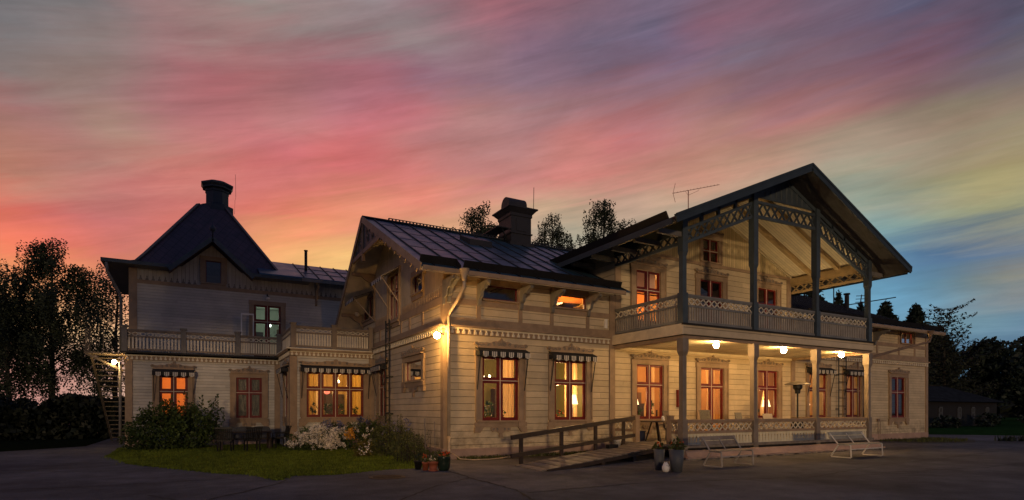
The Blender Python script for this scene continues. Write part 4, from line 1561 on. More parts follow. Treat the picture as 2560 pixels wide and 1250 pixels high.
# gablet
gz, gs = 9.52, .93
for s in (-1, 1):
    tw.hexa([(.62, 29.3, gz - .1), (.62 + s * 1.72, 29.3, gz - .1 - gs * 1.72), (.62 + s * 1.72, 33, gz - .1 - gs * 1.72), (.62, 33, gz - .1),
             (.62, 29.3, gz), (.62 + s * 1.75, 29.3, gz - gs * 1.75), (.62 + s * 1.75, 33, gz - gs * 1.75), (.62, 33, gz)], 0)
    tw.bar((.62, 29.28, gz - .09), (.62 + s * 1.72, 29.28, gz - .09 - gs * 1.72), .05, .19, 1)
troof = tw.build("tower_roof", [m_tile, m_trim_unlit, m_tchim, m_trimd], house)
fn = MB()
fn.lathe([(.03, 0), (.03, .25), (.10, .30), (.14, .40), (.10, .50), (.03, .56), (.012, .62), (.01, .95)], (.62, 29.3, gz - .05), 10)
fn.build("finial", m_tchim, troof, True)
tcm = MB()
tcm.lathe([(.80, 0), (.80, .32), (.72, .36), (.60, .40), (.56, .44), (.56, 1.05), (.60, 1.08), (.60, 1.14), (.56, 1.16), (.58, 1.2), (.72, 1.24), (.72, 1.3), (.76, 1.36), (.80, 1.42), (.80, 1.50), (.66, 1.56), (.40, 1.66), (.1, 1.68)], (.92, 33.5, 11.85), 8)
tcm.build("chimney", m_tchim, troof)
lrd = MB()
lrd.tube([(1.72, 33.2, 11.9), (1.74, 33.2, 12.6), (1.78, 33.2, 12.8), (1.76, 33.2, 14.0)], .008, 5)
lrd.build("lightning_rod", m_black, troof)


def link_seams(mb):
    x = 4.6
    while x < 9:
        mb.bar((x, 29.42, 8.15), (x, 33.2, 9.66), .035, .05, 1, up=(0, -.4, .9))
        for k in (.33, .66):
            y, z = 29.42 + 3.78 * k, 8.13 + 1.51 * k
            mb.bar((x, y, z + .01), (x + .7, y, z + .01), .03, .02, 1, up=(0, -.4, .9))
        x += .72


lroof = slab("roof", [(29.42, 8.13), (33.2, 9.64), (36.8, 8.2)], .08, 'x', 2.6, 9.4, [m_roof, m_seam], link_seams)
lk = MB()
lk.box(4.5, 9.2, 29.36, 29.42, 7.93, 8.08)
lk.build("eaves_board", m_trimd, lroof)
fl = MB()
fl.tube([(5.02, 31.5, 8.7), (5.02, 31.5, 9.98)], .075, 8)
fl.tube([(5.02, 31.5, 9.98), (5.02, 31.5, 10.03)], .1, 8)
fl.build("flue_pipe", m_roofd, lroof)
for x in (5.3, 6.9):
    mb = MB()
    mb.prism([(-.02, 7.85), (-.72, 7.85), (-.66, 7.74), (-.4, 7.62), (-.26, 7.34), (-.14, 7.2), (-.12, 6.95), (-.02, 6.9)], lambda a, b, d: (x + d, YT + a, b), -.05, .05)
    mb.build("eaves_bracket", m_trim, house)

# ------------------------------------------------------------------ rainwater pipes, ladders, stair
rw = MB()
rw.lathe([(.07, 0), (.08, .12), (.15, .34), (.17, .36)], (7.16, 15.93, 5.56), 10)
rw.tube([(7.16, 15.93, 5.6), (7.16, 15.95, 5.36), (7.10, 16.35, 5.0), (7.03, 16.78, 4.72), (7.02, 16.82, 4.55), (7.02, 16.82, .75)], .055, 8)
rw.tube([(7.02, 16.82, .75), (7.02, 16.80, .30), (7.02, 16.74, .22)], .062, 8)
rw.build("rainwater_pipe", m_pipe, house, True)
rw = MB()
rw.lathe([(.07, 0), (.09, .15), (.17, .36), (.19, .38)], (34.75, 15.93, 5.50), 10)
rw.tube([(34.75, 15.93, 5.52), (34.7, 15.95, 5.30), (32.9, 16.45, 4.86), (30.35, 16.78, 4.28), (30.1, 16.82, 4.05), (30.1, 16.82, .7)], .06, 8)
rw.tube([(29.55, 16.82, 4.05), (29.55, 16.82, .3)], .05, 8)
rw.build("rainwater_pipe", m_pipeb, house, True)
rw = MB()
rw.tube([(-3.38, 29.5, 7.9), (-3.36, 29.55, 7.55), (-2.98, 30.05, 6.72), (-2.92, 30.1, 6.5), (-2.92, 30.1, 4.1)], .06, 8)
rw.tube([(-2.80, 28.6, 3.6), (-2.80, 28.6, .2)], .055, 8)
rw.build("rainwater_pipe", m_trimd, house, True)


def ladder(name, fn, w, z0, z1, step=.3, r=.028, out=.16):
    mb = MB()
    for s in (0, w):
        mb.tube([fn(s, z0, out), fn(s, z1, out)], r, 6)
    z = z0 + .15
    while z < z1:
        mb.tube([fn(0, z, out), fn(w, z, out)], r * .62, 5)
        z += step
    for z in (z0 + .4, z0 + (z1 - z0) * .45, z1 - .3):
        for s in (0, w):
            mb.bar(fn(s, z, 0), fn(s, z, out), .05, .05)
    return mb.build(name, m_black, house)


ladder("fire_ladder", lambda s, z, o: (X0 - o, 22.35 + s, z), .5, 1.05, 5.25)
ladder("fire_ladder", lambda s, z, o: (27.85 + s, Y0 - o, z), .62, 1.25, 5.9, .4)

es = MB()
for x in (-3.95, -2.78):
    es.bar((x, 29.9, 3.95), (x, 36.5, .05), .06, .2)
for i in range(17):
    t = (i + .5) / 17
    es.box(-3.92, -2.81, 29.9 + 6.6 * t - .12, 29.9 + 6.6 * t + .12, 3.93 - 3.9 * t, 3.97 - 3.9 * t)
es.box(-4.05, -2.70, 28.75, 29.95, 3.93, 3.99)
es.bar((-4.0, 28.8, 3.93), (-2.72, 28.8, 3.25), .07, .09)
for x in (-4.0, -3.4):
    es.bar((x, 28.8, 3.99), (x, 28.8, 4.95), .03)
es.bar((-4.0, 28.8, 4.95), (-2.75, 28.8, 4.95), .03)
for k in range(5):
    es.bar((-4.0, 28.8 + k * .3, 3.99), (-4.0, 28.8 + k * .3, 4.95), .02)
es.build("outside_stair", paint("dark_grey_stair_wood", (.11, .09, .07), .75, .3), house)

# ------------------------------------------------------------------ lamps fixed to the house
def globe(name, pos, r, mat, arm=None, mount=None, smooth=True):
    mb = MB()
    mb.sphere(pos, r)
    o = mb.build(name, mat, house, True)
    mb = MB()
    if arm:
        mb.tube([arm, ((arm[0] + pos[0]) / 2, (arm[1] + pos[1]) / 2, arm[2] + .05), (pos[0], pos[1], pos[2] + r)], .018, 6)
        mb.lathe([(.05, 0), (.05, .04)], (pos[0], pos[1], pos[2] + r - .01), 8)
    if mount:
        mb.lathe([(.05, -.01), (.07, .03), (.07, mount)], (pos[0], pos[1], pos[2] + r), 10)
    mb.build("lamp_fitting", m_black, o)
    return o


for x in (15.82, 19.48, 23.16):
    globe("ceiling_lamp", (x, 13.86, 3.86), .10, m_globe, mount=.03)
globe("wall_lamp", (6.52, 16.58, 3.92), .10, m_globeR, arm=(6.86, 16.90, 4.0))
globe("wall_lamp", (-3.02, 28.72, 3.60), .085, m_globeL, arm=(-2.64, 28.72, 3.62))
m_glopal = paint("unlit_opal_glass", (.62, .56, .48), .25, .05)
globe("wall_lamp", (2.99, 29.75, 6.98), .10, m_glopal, arm=(2.99, 30.18, 7.2))
globe("wall_lamp", (6.60, 26.96, 6.12), .12, m_glopal, arm=(6.88, 26.96, 6.3))
# small boxes on the walls
jb = MB()
jb.box(13.33, 13.45, Y0 - .07, Y0 - .001, 4.66, 5.0)
jb.build("junction_box", m_white, house)
sg = MB()
sg.box(17.02, 17.42, Y0 - .12, Y0 - .001, 1.72, 2.42, 0)
sg.box(17.06, 17.38, Y0 - .123, Y0 - .12, 2.22, 2.34, 1)
sg.box(17.06, 17.38, Y0 - .123, Y0 - .12, 1.80, 2.14, 1)
sg.build("red_letter_box", [paint("dull_red_box", (.16, .012, .012), .45, .2), paint("dull_red_box_label", (.10, .02, .02), .5, .4, 20.)], house)
cb = MB()
cb.tube([(31.55, Y0 - .05, 1.02), (31.55, Y0 - .05, .1)], .018, 5)
cb.tube([(31.75, Y0 - .05, 1.0), (31.75, Y0 - .05, .1)], .015, 5)
cb.box(31.46, 31.64, Y0 - .09, Y0 - .001, 1.0, 1.14)
cb.tube([(31.64, Y0 - .05, 1.05), (32.3, Y0 - .05, 1.05)], .015, 5)
cb.build("cable_pipe", m_pipeb, house)

# ------------------------------------------------------------------ interiors seen through the glass
def room(x0, x1, y0, y1, z0, z1, wallm, ceilm, floorm):
    mb = MB()
    P = [(x0, y0, z0), (x1, y0, z0), (x1, y1, z0), (x0, y1, z0), (x0, y0, z1), (x1, y0, z1), (x1, y1, z1), (x0, y1, z1)]
    mb.add(P, [(0, 3, 2, 1)], 2)
    mb.add(P, [(4, 5, 6, 7)], 1)
    mb.add(P, [(2, 3, 7, 6), (1, 2, 6, 5), (3, 0, 4, 7)], 0)
    mb.box(x0 + .02, x1 - .02, y1 - .05, y1 - .002, z0, z0 + .25, 1)
    # dark furniture, a tall cabinet
    rq = random.Random(int(x0 * 10))
    for k in range(2):
        xa = x0 + (x1 - x0) * (.1 + .5 * k + .1 * rq.random())
        mb.box(xa, xa + .9, y1 - .5, y1 - .07, z0, z0 + rq.uniform(.85, 1.9), 3)
        mb.box(xa - .3, xa + .5, (y0 + y1) / 2 - .4, (y0 + y1) / 2 + .4, z0 + .68, z0 + .74, 3)
        for q in (-.25, .4):
            mb.box(xa + q, xa + q + .05, (y0 + y1) / 2 - .03, (y0 + y1) / 2 + .03, z0, z0 + 1.1 - .42 * (q > 0), 3)
    # a door and a picture on the back wall give the room scale
    xm = x0 + (x1 - x0) * .3
    mb.box(xm, xm + 1.0, y1 - .06, y1 - .004, z0, z0 + 2.2, 1)
    mb.box(x0 + (x1 - x0) * .62, x0 + (x1 - x0) * .62 + .6, y1 - .05, y1 - .006, z0 + 1.3, z0 + 1.95, 2)
    return mb.build("room", [wallm, ceilm, floorm, m_darkw], house)


w_green = paint("green_room_wall", (.095, .085, .028), .8, .1)
w_orange = paint("orange_room_wall", (.34, .165, .055), .8, .1)
w_yellow = paint("yellow_room_wall", (.42, .29, .11), .8, .1)
w_ceil = paint("room_ceiling", (.60, .46, .30), .8, .1)
w_floor = paint("room_floor", (.12, .06, .03), .5, .2)
w_cool = paint("pale_green_wall", (.40, .44, .36), .8, .1)
WARM = (1., .60, .23)
ROOMS = [(7.15, 13.4, 17.16, 21.6, .6, 4.0, w_green, w_ceil, w_floor, [((9.2, 19.2, 2.9), 85), ((12.2, 18.4, 2.4), 70)]),
         (14.0, 20.7, 17.16, 21.0, .5, 4.0, w_orange, w_ceil, w_floor, [((15.12, 17.75, 2.25), 13), ((16.35, 18.8, 3.25), 26), ((18.9, 18.9, 3.2), 75)]),
         (20.8, 24.6, 17.16, 21.0, .5, 4.0, w_orange, w_ceil, w_floor, [((23.0, 17.75, 2.2), 14), ((22.2, 19.6, 3.2), 26)]),
         (24.8, 31.0, 17.16, 21.0, .5, 4.0, w_yellow, w_ceil, w_floor, [((25.95, 17.8, 2.3), 16), ((26.8, 19.4, 2.9), 26), ((29.6, 19.4, 2.6), 10)]),
         (-2.3, .55, 28.91, 32.0, .6, 3.7, w_orange, w_ceil, w_floor, [((-.9, 30.4, 2.6), 55)]),
         (3.62, 6.7, 25.36, 30.5, .6, 3.85, w_yellow, w_ceil, w_floor, [((5.9, 27.6, 3.1), 38), ((4.6, 28.8, 2.6), 30)]),
         (10.7, 12.9, 17.16, 18.9, 4.9, 6.15, w_yellow, w_ceil, w_floor, [((11.7, 18.0, 5.7), 60)]),
         (33.4, 35.4, 17.16, 18.9, 4.9, 6.1, w_yellow, w_ceil, w_floor, [((34.4, 18.2, 5.7), 90)]),
         (1.7, 5.2, 30.42, 34.0, 4.12, 7.1, w_cool, w_cool, w_floor, [((3.3, 32.6, 6.6), 4.5)]),
         (14.4, 17.6, 17.16, 20.2, 4.45, 7.3, w_orange, w_ceil, w_floor, [((15.9, 18.3, 5.7), 75)])]
for r_ in ROOMS:                              # lamp-lit rooms behind the panes
    room(*r_[:9])
    for (p, e) in r_[9]:
        cool = r_[6] is w_cool
        point_light("room_light", p, e * 2.9, (.85, 1., .85) if cool else WARM, .1, house)

# antennas and flues on the roofs
an = MB()
an.tube([(19.08, 18.27, 10.2), (19.08, 18.27, 11.35)], .022, 5)
b0, b1 = Vector((18.56, 18.7, 11.27)), Vector((19.66, 17.05, 11.30))
an.tube([b0, b1], .012, 4)
bd = (b1 - b0).normalized()
pd = Vector((-bd.y, bd.x, 0))
for i in range(14):
    c = b0.lerp(b1, (i + .5) / 14)
    an.tube([c - pd * .10 + Vector((0, 0, -.02)), c + pd * .10 + Vector((0, 0, .02))], .006, 3)
    an.tube([c, c + Vector((0, 0, .05))], .006, 3)
for s in (-1, 1):
    an.tube([b0 + bd * .02, b0 - bd * .02 + Vector((0, 0, s * .42)) + bd * .14], .01, 4)
an.tube([b0.lerp(b1, .28), b0.lerp(b1, .3) - Vector((0, 0, .09)), Vector((19.08, 18.27, 11.14)), b0.lerp(b1, .56) - Vector((0, 0, .09)), b0.lerp(b1, .58)], .008, 4)
an.build("antenna", paint("rusty_antenna", (.45, .24, .19), .6, .2), croof)
fl = MB()
fl.tube([(35.0, 20.6, 7.7), (35.0, 20.6, 8.66)], .13, 8)
fl.tube([(35.0, 20.6, 8.70), (35.0, 20.6, 8.78)], .19, 8)
fl.tube([(34.3, 21.0, 7.8), (34.3, 21.0, 9.4)], .035, 5)
fl.tube([(32.6, 21.8, 8.2), (32.6, 21.8, 9.6)], .06, 5)
fl.build("flue_pipe", m_roofd, roofR)
an = MB()
an.tube([(35.9, 20.0, 7.5), (35.9, 20.0, 8.3)], .03, 5)
an.tube([(35.2, 20.6, 8.1), (36.6, 18.6, 8.35)], .03, 4)
an.tube([(35.7, 20.2, 8.05), (36.05, 20.3, 8.75)], .03, 4)
for k in (.3, .6, .9):
    c = Vector((35.7, 20.2, 8.05)).lerp(Vector((36.05, 20.3, 8.75)), k)
    an.tube([c - Vector((.22, -.2, 0)), c + Vector((.22, -.2, 0))], .02, 4)
an.build("antenna", m_roofd, roofR)
# inner window sills
si = MB()
for x in gw + [33.54]:
    si.box(x - .72, x + .72, Y0 + .1, Y0 + .42, 1.20, 1.245)
si.box(4.0, 6.46, YB + .1, YB + .45, 1.26, 1.295)
si.build("inner_sill", m_white, house)

# ------------------------------------------------------------------ foliage helpers
def leaves(C, size, rng, ratio=.55, up=0.):
    """rhombic leaf quads at points C"""
    n = len(C)
    size = np.broadcast_to(size, (n,))[:, None]
    a = rng.normal(size=(n, 3))
    a[:, 2] -= up
    a /= np.linalg.norm(a, axis=1)[:, None] + 1e-9
    b = np.cross(a, rng.normal(size=(n, 3)))
    b /= np.linalg.norm(b, axis=1)[:, None] + 1e-9
    V = np.empty((n, 4, 3))
    V[:, 0] = C - a * size * .5
    V[:, 1] = C + b * size * .5 * ratio
    V[:, 2] = C + a * size * .5
    V[:, 3] = C - b * size * .5 * ratio
    return V


def birch(label, x, y, H, cw, seed, nl=34, dens=1., leaf=.17, cat="tree", name="birch_tree", group=None, low=.12, mat=None, droop=1.):
    rnd = random.Random(seed)
    rng = np.random.default_rng(seed)
    root = empty(name, (x, y, 0))
    tag(root, label, cat, group)
    tk = MB()
    lean = (rnd.uniform(-.3, .3), rnd.uniform(-.3, .3))
    tp = [(lean[0] * t + rnd.uniform(-.08, .08), lean[1] * t, H * .97 * t) for t in (0, .15, .3, .45, .6, .75, .9, 1.)]
    tr_ = H * .014
    tk.tube(tp, [tr_ * (1.25 - 1.15 * t) for t in (0, .15, .3, .45, .6, .75, .9, 1.)], 6)
    pts = []
    for i in range(nl):
        t = low + (.97 - low) * ((i + rnd.random()) / nl)
        ang = rnd.random() * 6.283
        prof = math.sin(math.pi * min(1, max(.05, (t - low) / (1.02 - low))) ** .62) * .8 + .25
        if t > .8:
            prof *= .75
        L = cw * prof * rnd.uniform(.65, 1.15)
        base = Vector((lean[0] * t, lean[1] * t, H * .97 * t))
        rise = L * rnd.uniform(.35, .9)
        path = []
        for k in range(6):
            s = k / 5
            path.append(base + Vector((math.cos(ang) * L * s, math.sin(ang) * L * s, rise * (1.6 * s - 1.05 * s * s))))
        tk.tube(path, [max(.012, tr_ * .42 * (1 - .85 * k / 5) * (1.1 - t)) for k in range(6)], 4, cap=False)
        ns = int((7 + L * 6) * dens * 1.7)
        for j in range(ns):
            s = rnd.uniform(.3, 1.05)
            k = min(4, int(s * 5))
            p = path[k].lerp(path[k + 1], min(1.1, s * 5 - k))
            hang = rnd.uniform(.3, 1.5) * droop * (1.15 - .5 * t) * (H / 11)
            q = p + Vector((rnd.uniform(-.35, .35), rnd.uniform(-.35, .35), rnd.uniform(-.1, .35)))
            m = max(4, int(hang / .085))
            sway = Vector((rnd.uniform(-.2, .2), rnd.uniform(-.2, .2), 0))
            for u in range(m):
                f = u / m
                if rnd.random() < .85:
                    pts.append((q.x + sway.x * f + rnd.uniform(-.09, .09), q.y + sway.y * f + rnd.uniform(-.09, .09), q.z - hang * f + rnd.uniform(-.05, .05)))
    tk.build("trunk", m_bark, root)
    C = np.array(pts)
    C = C[C[:, 2] > .3]
    quads("crown", leaves(C, rng.uniform(.6, 1.3, len(C)) * leaf, rng, .6, .5), mat or m_birch, root)
    return root


def conifer(label, x, y, H, rad, seed, mat=m_fir, name="spruce_tree", sparse=1., droop=.25, z0=.06, leaf=.34, cat="tree", group=None, flat=False):
    rnd = random.Random(seed)
    rng = np.random.default_rng(seed)
    root = empty(name, (x, y, 0))
    tag(root, label, cat, group)
    tk = MB()
    tk.tube([(0, 0, 0), (.05, 0, H * .5), (0, 0, H * (.9 if flat else 1.))], [H * .016, H * .010, .02], 6)
    pts, sz = [], []
    lev = int(H * 1.9)
    for i in range(lev):
        t = z0 + (1 - z0) * i / lev
        z = H * t
        L0 = rad * ((1 - t) ** .8 * 1.0 + .03) if not flat else rad * (1.05 - .62 * t ** 2) * rnd.uniform(.7, 1.1)
        nb = max(4, int((5 + 5 * (1 - t)) * sparse))
        a0 = rnd.random() * 6.28
        for b in range(nb):
            ang = a0 + 6.283 * b / nb + rnd.uniform(-.3, .3)
            L = L0 * rnd.uniform(.6, 1.18)
            dx, dy = math.cos(ang), math.sin(ang)
            path = [(dx * L * s, dy * L * s, z - droop * L * s + (.34 * L * s * s)) for s in (0, .35, .7, 1.)]
            tk.tube(path, [.035, .025, .016, .008], 3, cap=False)
            m = max(5, int(L * 15 * sparse))
            for k in range(m):
                s = rnd.uniform(.08, 1.03)
                zz = z - droop * L * s + .34 * L * s * s
                w = .20 * (1 - s * .5) * min(1.5, L)
                pts.append((dx * L * s + rnd.uniform(-w, w), dy * L * s + rnd.uniform(-w, w), zz - rnd.uniform(0., .28)))
                sz.append(leaf * rnd.uniform(.6, 1.25))
    pts += [(rnd.uniform(-.05, .05), rnd.uniform(-.05, .05), H * rnd.uniform(.9, 1.0)) for _ in range(20)] if not flat else []
    sz += [leaf * .6] * (20 if not flat else 0)
    tk.build("trunk", m_bark, root)
    quads("crown", leaves(np.array(pts), np.array(sz), rng, .38, .3), mat, root)
    return root


def blobcloud(rng, ells, n):
    """points filling a set of ellipsoids, denser near the surface, clumped"""
    vol = np.array([e[3] * e[4] * e[5] for e in ells])
    cnt = np.maximum(4, (n * vol / vol.sum()).astype(int))
    out = []
    for e, c in zip(ells, cnt):
        k = max(3, c // 26)
        u = rng.normal(size=(k, 3))
        u /= np.linalg.norm(u, axis=1)[:, None]
        rr_ = rng.uniform(.45, 1., (k, 1)) ** .6
        cl = u * rr_
        pick = rng.integers(0, k, c)
        p = cl[pick] + rng.normal(size=(c, 3)) * .13
        out.append(p * np.array(e[3:6]) + np.array(e[0:3]))
    return np.concatenate(out)


def broadleaf(label, x, y, H, rad, seed, n=5000, leaf=.4, mat=m_birch, name="broadleaf_tree", cat="tree", group=None):
    rnd = random.Random(seed)
    rng = np.random.default_rng(seed)
    root = empty(name, (x, y, 0))
    tag(root, label, cat, group)
    tk = MB()
    tk.tube([(0, 0, 0), (.1, 0, H * .4), (0, .1, H * .8)], [H * .02, H * .014, .03], 6)
    ells = []
    for i in range(11):
        t = rnd.uniform(.25, .93)
        a = rnd.random() * 6.28
        w = rad * (1.05 - .75 * abs(t - .45) ** 1.2)
        r = rnd.uniform(.15, .75) * w
        s = rad * rnd.uniform(.30, .5)
        ells.append((math.cos(a) * r, math.sin(a) * r, H * t, s, s, s * rnd.uniform(.8, 1.2)))
        tk.tube([(0, 0, H * t * .55), (math.cos(a) * r * .6, math.sin(a) * r * .6, H * t * .85), (math.cos(a) * r, math.sin(a) * r, H * t)], [H * .008, .04, .015], 4, cap=False)
    ells.append((0, 0, H * .92, rad * .3, rad * .3, H * .08))
    tk.build("trunk", m_bark, root)
    C = blobcloud(rng, ells, n)
    C = C[C[:, 2] > .2]
    quads("crown", leaves(C, rng.uniform(.6, 1.3, len(C)) * leaf, rng, .6), mat, root)
    return root


# ------------------------------------------------------------------ trees
birch("tall weeping birch left of the tower, the highest crown against the red sky", -7.75, 44, 12.3, 3.3, 11, 54, 1.5, .15, droop=1.6, low=.26)
birch("thin open birch with bare forking limbs close beside the tower corner", -4.35, 42.5, 11.0, 2.7, 12, 28, .85, .14, low=.25, droop=1.2)
birch("lower rounded birch at the left edge of the picture", -10.9, 46.5, 9.2, 3.2, 13, 38, 1.05, .15, droop=1.2, low=.28)
birch("bushy birch of middle height between the tall birch and the left edge", -9.5, 43, 9.9, 2.9, 14, 38, 1.05, .15, droop=1.2, low=.28)
birch("short drooping birch standing just right of the tall weeping birch", -5.9, 47, 9.3, 2.6, 15, 30, .7, .15, droop=1.2, low=.28)
birch("weeping birch whose crown shows just left of the big dark chimney", 19.6, 40, 18.0, 2.9, 21, 54, .85, .17, low=.58, droop=.8)
birch("low birch crown above the ridge right of the big dark chimney", 26.9, 42, 19.2, 2.7, 22, 46, .85, .17, low=.6, droop=.8)
birch("small birch crown at the right end of the pair beyond the ridge", 29.0, 42.5, 17.4, 2.4, 24, 38, .75, .17, low=.6, droop=.8)
birch("tall birch rising behind the left slope of the balcony gable", 29.9, 38, 20.1, 2.9, 23, 58, .85, .18, low=.5, droop=.8)
conifer("dark spruce seen under the balcony eaves behind the far roof", 70.5, 46, 18.6, 5.6, 31, leaf=.75, sparse=1.7)
conifer("slim spruce tip between the two right balcony posts", 74.6, 45, 17.6, 3.2, 32, leaf=.7, sparse=1.6)
conifer("tiny spruce tip just right of the last balcony post", 81.5, 46, 17.0, 3.2, 35, leaf=.7, sparse=1.6)
conifer("broad pointed spruce above the far roof right of the balcony", 91.6, 48, 18.4, 5.4, 33, leaf=.8, sparse=1.8)
conifer("pointed spruce standing left of the ragged larch", 105.5, 50.5, 19.6, 5.6, 34, leaf=.85, sparse=1.8)
conifer("dark pointed spruce right of the larch, behind the shed roof", 94, 42, 14.0, 5.0, 37, leaf=.75, sparse=1.8)
conifer("low dark spruce pressed behind the far house corner and the shed", 72, 40, 10.5, 4.6, 38, leaf=.7, sparse=1.8)
conifer("ragged open larch with drooping side branches past the far end of the house", 77.3, 34, 14.0, 5.2, 36, m_larch, "larch_tree", .85, .12, .12, .40, flat=True)
# tall trees added unseen behind the viewer: their crowns shade the tower from the low light
for i, (x, y) in enumerate(((-24., -14), (-21.1, -17), (-18.7, -13), (-16.1, -16), (-13.5, -14), (-11.1, -17), (-26.5, -16))):
    rnd_ = random.Random(400 + i)
    rt_ = empty("added_shade_tree", (x, y, 0))
    tag(rt_, "tall tree added behind the viewer, outside the picture, shading the tower", "tree", "shade trees added behind the viewer")
    tk_ = MB()
    tk_.tube([(0, 0, 0), (.1, 0, 10), (0, .1, 19)], [.28, .2, .05], 7)
    tk_.build("trunk", m_bark, rt_)
    el_ = [(rnd_.uniform(-1.2, 1.2), rnd_.uniform(-1.2, 1.2), 9.6 + .95 * k, 1.7, 1.7, 1.1) for k in range(9)]
    C_ = blobcloud(np.random.default_rng(i), el_, 5200)
    quads("crown", leaves(C_, .55, np.random.default_rng(i), .8), m_birch, rt_)
for i, (x, y, h, r, lab) in enumerate((
        (106, 40, 10.6, 5.0, "rounded dark tree behind the right end of the shed"),
        (113, 38.5, 12.0, 4.6, "taller dark tree second from the right edge"),
        (117.5, 36.0, 14.8, 4.0, "tallest dark leafy tree cut by the right edge"),
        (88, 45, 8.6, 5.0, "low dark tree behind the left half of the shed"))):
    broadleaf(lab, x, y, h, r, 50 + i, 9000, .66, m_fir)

# far wood and undergrowth that read as one mass
rng = np.random.default_rng(77)


def belt(name, x0, x1, y0, y1, h0, h1, n, size, mat, seed):
    rg = np.random.default_rng(seed)
    x = rg.uniform(x0, x1, n)
    y = rg.uniform(y0, y1, n)
    hh = h0 + (h1 - h0) * (.5 + .25 * np.sin(x * .55 + seed) + .25 * np.sin(x * 1.7 + 2. * seed))
    z = hh * rg.uniform(0, 1, n) ** .8
    tag(quads(name, leaves(np.stack([x, y, z], 1), rg.uniform(.6, 1.4, n) * size, rg, .8), mat), kind='stuff')


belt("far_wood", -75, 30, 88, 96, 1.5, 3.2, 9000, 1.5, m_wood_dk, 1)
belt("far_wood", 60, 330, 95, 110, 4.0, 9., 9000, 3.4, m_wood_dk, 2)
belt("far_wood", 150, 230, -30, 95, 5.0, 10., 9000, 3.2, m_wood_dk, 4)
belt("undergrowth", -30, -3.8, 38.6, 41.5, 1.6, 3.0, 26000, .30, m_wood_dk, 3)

# ------------------------------------------------------------------ lawns and verges
LAWN = [(-2.85, 28.5), (-2.71, 24.09), (-1.69, 20.18), (-.5, 17.95), (.59, 16.01), (1.2, 15.45), (1.64, 13.93), (1.95, 14.72), (3.02, 14.46), (4.45, 15.05), (5.15, 14.95), (6.0, 15.4),
        (6.7, 16.8), (6.7, 25.0), (3.3, 25.0), (3.3, 28.5)]
lw_ = MB()
lw_.add([(x, y, .008) for x, y in LAWN], [tuple(range(len(LAWN)))])
tag(lw_.build("lawn", m_grassbase), kind='structure')


def inside(poly, P):
    x, y = P[:, 0], P[:, 1]
    r_ = np.zeros(len(P), bool)
    j = len(poly) - 1
    for i in range(len(poly)):
        xi, yi = poly[i]
        xj, yj = poly[j]
        c = ((yi > y) != (yj > y)) & (x < (xj - xi) * (y - yi) / (yj - yi + 1e-12) + xi)
        r_ ^= c
        j = i
    return r_


def grass(name, poly, n, h, mat, seed, w=.012):
    rg = np.random.default_rng(seed)
    a = np.array(poly)
    P = rg.uniform(a.min(0), a.max(0), (n, 2))
    P = P[inside(poly, P)]
    m = len(P)
    ang = rg.uniform(0, 6.28, m)
    hh = h * rg.uniform(.5, 1.4, m)
    lean = rg.normal(size=(m, 2)) * h * .45
    d = np.stack([np.cos(ang), np.sin(ang)], 1) * w
    V = np.zeros((m, 4, 3))
    V[:, 0, :2] = P - d
    V[:, 1, :2] = P + d
    V[:, 2, :2] = P + lean + d * .3
    V[:, 3, :2] = P + lean - d * .3
    V[:, :2, 2] = .006
    V[:, 2:, 2] = hh[:, None]
    tag(quads(name, V, mat), kind='stuff')


grass("lawn_grass", LAWN, 95000, .055, m_grass, 5)
edge = []
for i in range(2, 12):
    p, q = LAWN[i - 1], LAWN[i]
    for _ in range(int(math.dist(p, q) * 420)):
        t = rc.random()
        off = abs(rc.gauss(0, .07)) * (1 + .8 * math.sin(t * 40 + i))
        edge.append((p[0] + (q[0] - p[0]) * t + rc.uniform(-off, off), p[1] + (q[1] - p[1]) * t - off * .6))
E_ = np.array(edge)
rge = np.random.default_rng(12)
ang_ = rge.uniform(0, 6.28, len(E_))
V_ = np.zeros((len(E_), 4, 3))
dd_ = np.stack([np.cos(ang_), np.sin(ang_)], 1) * .012
ln_ = rge.normal(size=(len(E_), 2)) * .03
V_[:, 0, :2], V_[:, 1, :2], V_[:, 2, :2], V_[:, 3, :2] = E_ - dd_, E_ + dd_, E_ + ln_ + dd_ * .3, E_ + ln_ - dd_ * .3
V_[:, :2, 2] = .002
V_[:, 2:, 2] = (.045 * rge.uniform(.4, 1.5, len(E_)))[:, None]
tag(quads("lawn_edge_grass", V_, m_grass), kind='stuff')
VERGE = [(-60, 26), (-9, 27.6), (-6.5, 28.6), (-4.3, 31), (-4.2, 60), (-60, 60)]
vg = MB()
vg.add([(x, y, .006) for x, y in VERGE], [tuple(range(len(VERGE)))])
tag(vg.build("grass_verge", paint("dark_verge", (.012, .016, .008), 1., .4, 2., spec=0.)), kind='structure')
GR = [(41, 20.6), (45.0, 15.2), (62, -4), (170, -8), (170, 60), (60, 60), (45, 30)]
vg = MB()
vg.add([(x, y, .006) for x, y in GR], [tuple(range(len(GR)))])
tag(vg.build("far_lawn", m_grassf), kind='structure')
SOIL = [(29.8, 16.6), (31, 14.2), (33.5, 13.4), (36.5, 14.6), (37.2, 16.9)]
vg = MB()
vg.add([(x, y, .005) for x, y in SOIL], [tuple(range(len(SOIL)))])
vg.add([(x, y, .005) for x, y in [(7.2, 16.86), (7.4, 16.3), (9.5, 16.1), (13.4, 16.3), (13.4, 16.86)]], [(0, 1, 2, 3, 4)])
tag(vg.build("bare_soil", m_soil), kind='structure')
grass("verge_weeds", [(30.5, 16.6), (31, 14.8), (33.5, 13.8), (36.5, 14.9), (37., 16.8)], 1500, .09, m_herb, 6, .02)
grass("verge_weeds", [(36, 13.6), (40, 12.4), (46, 10.2), (46, 9.6), (40, 11.6), (36, 12.9)], 2200, .22, m_fir, 7, .05)
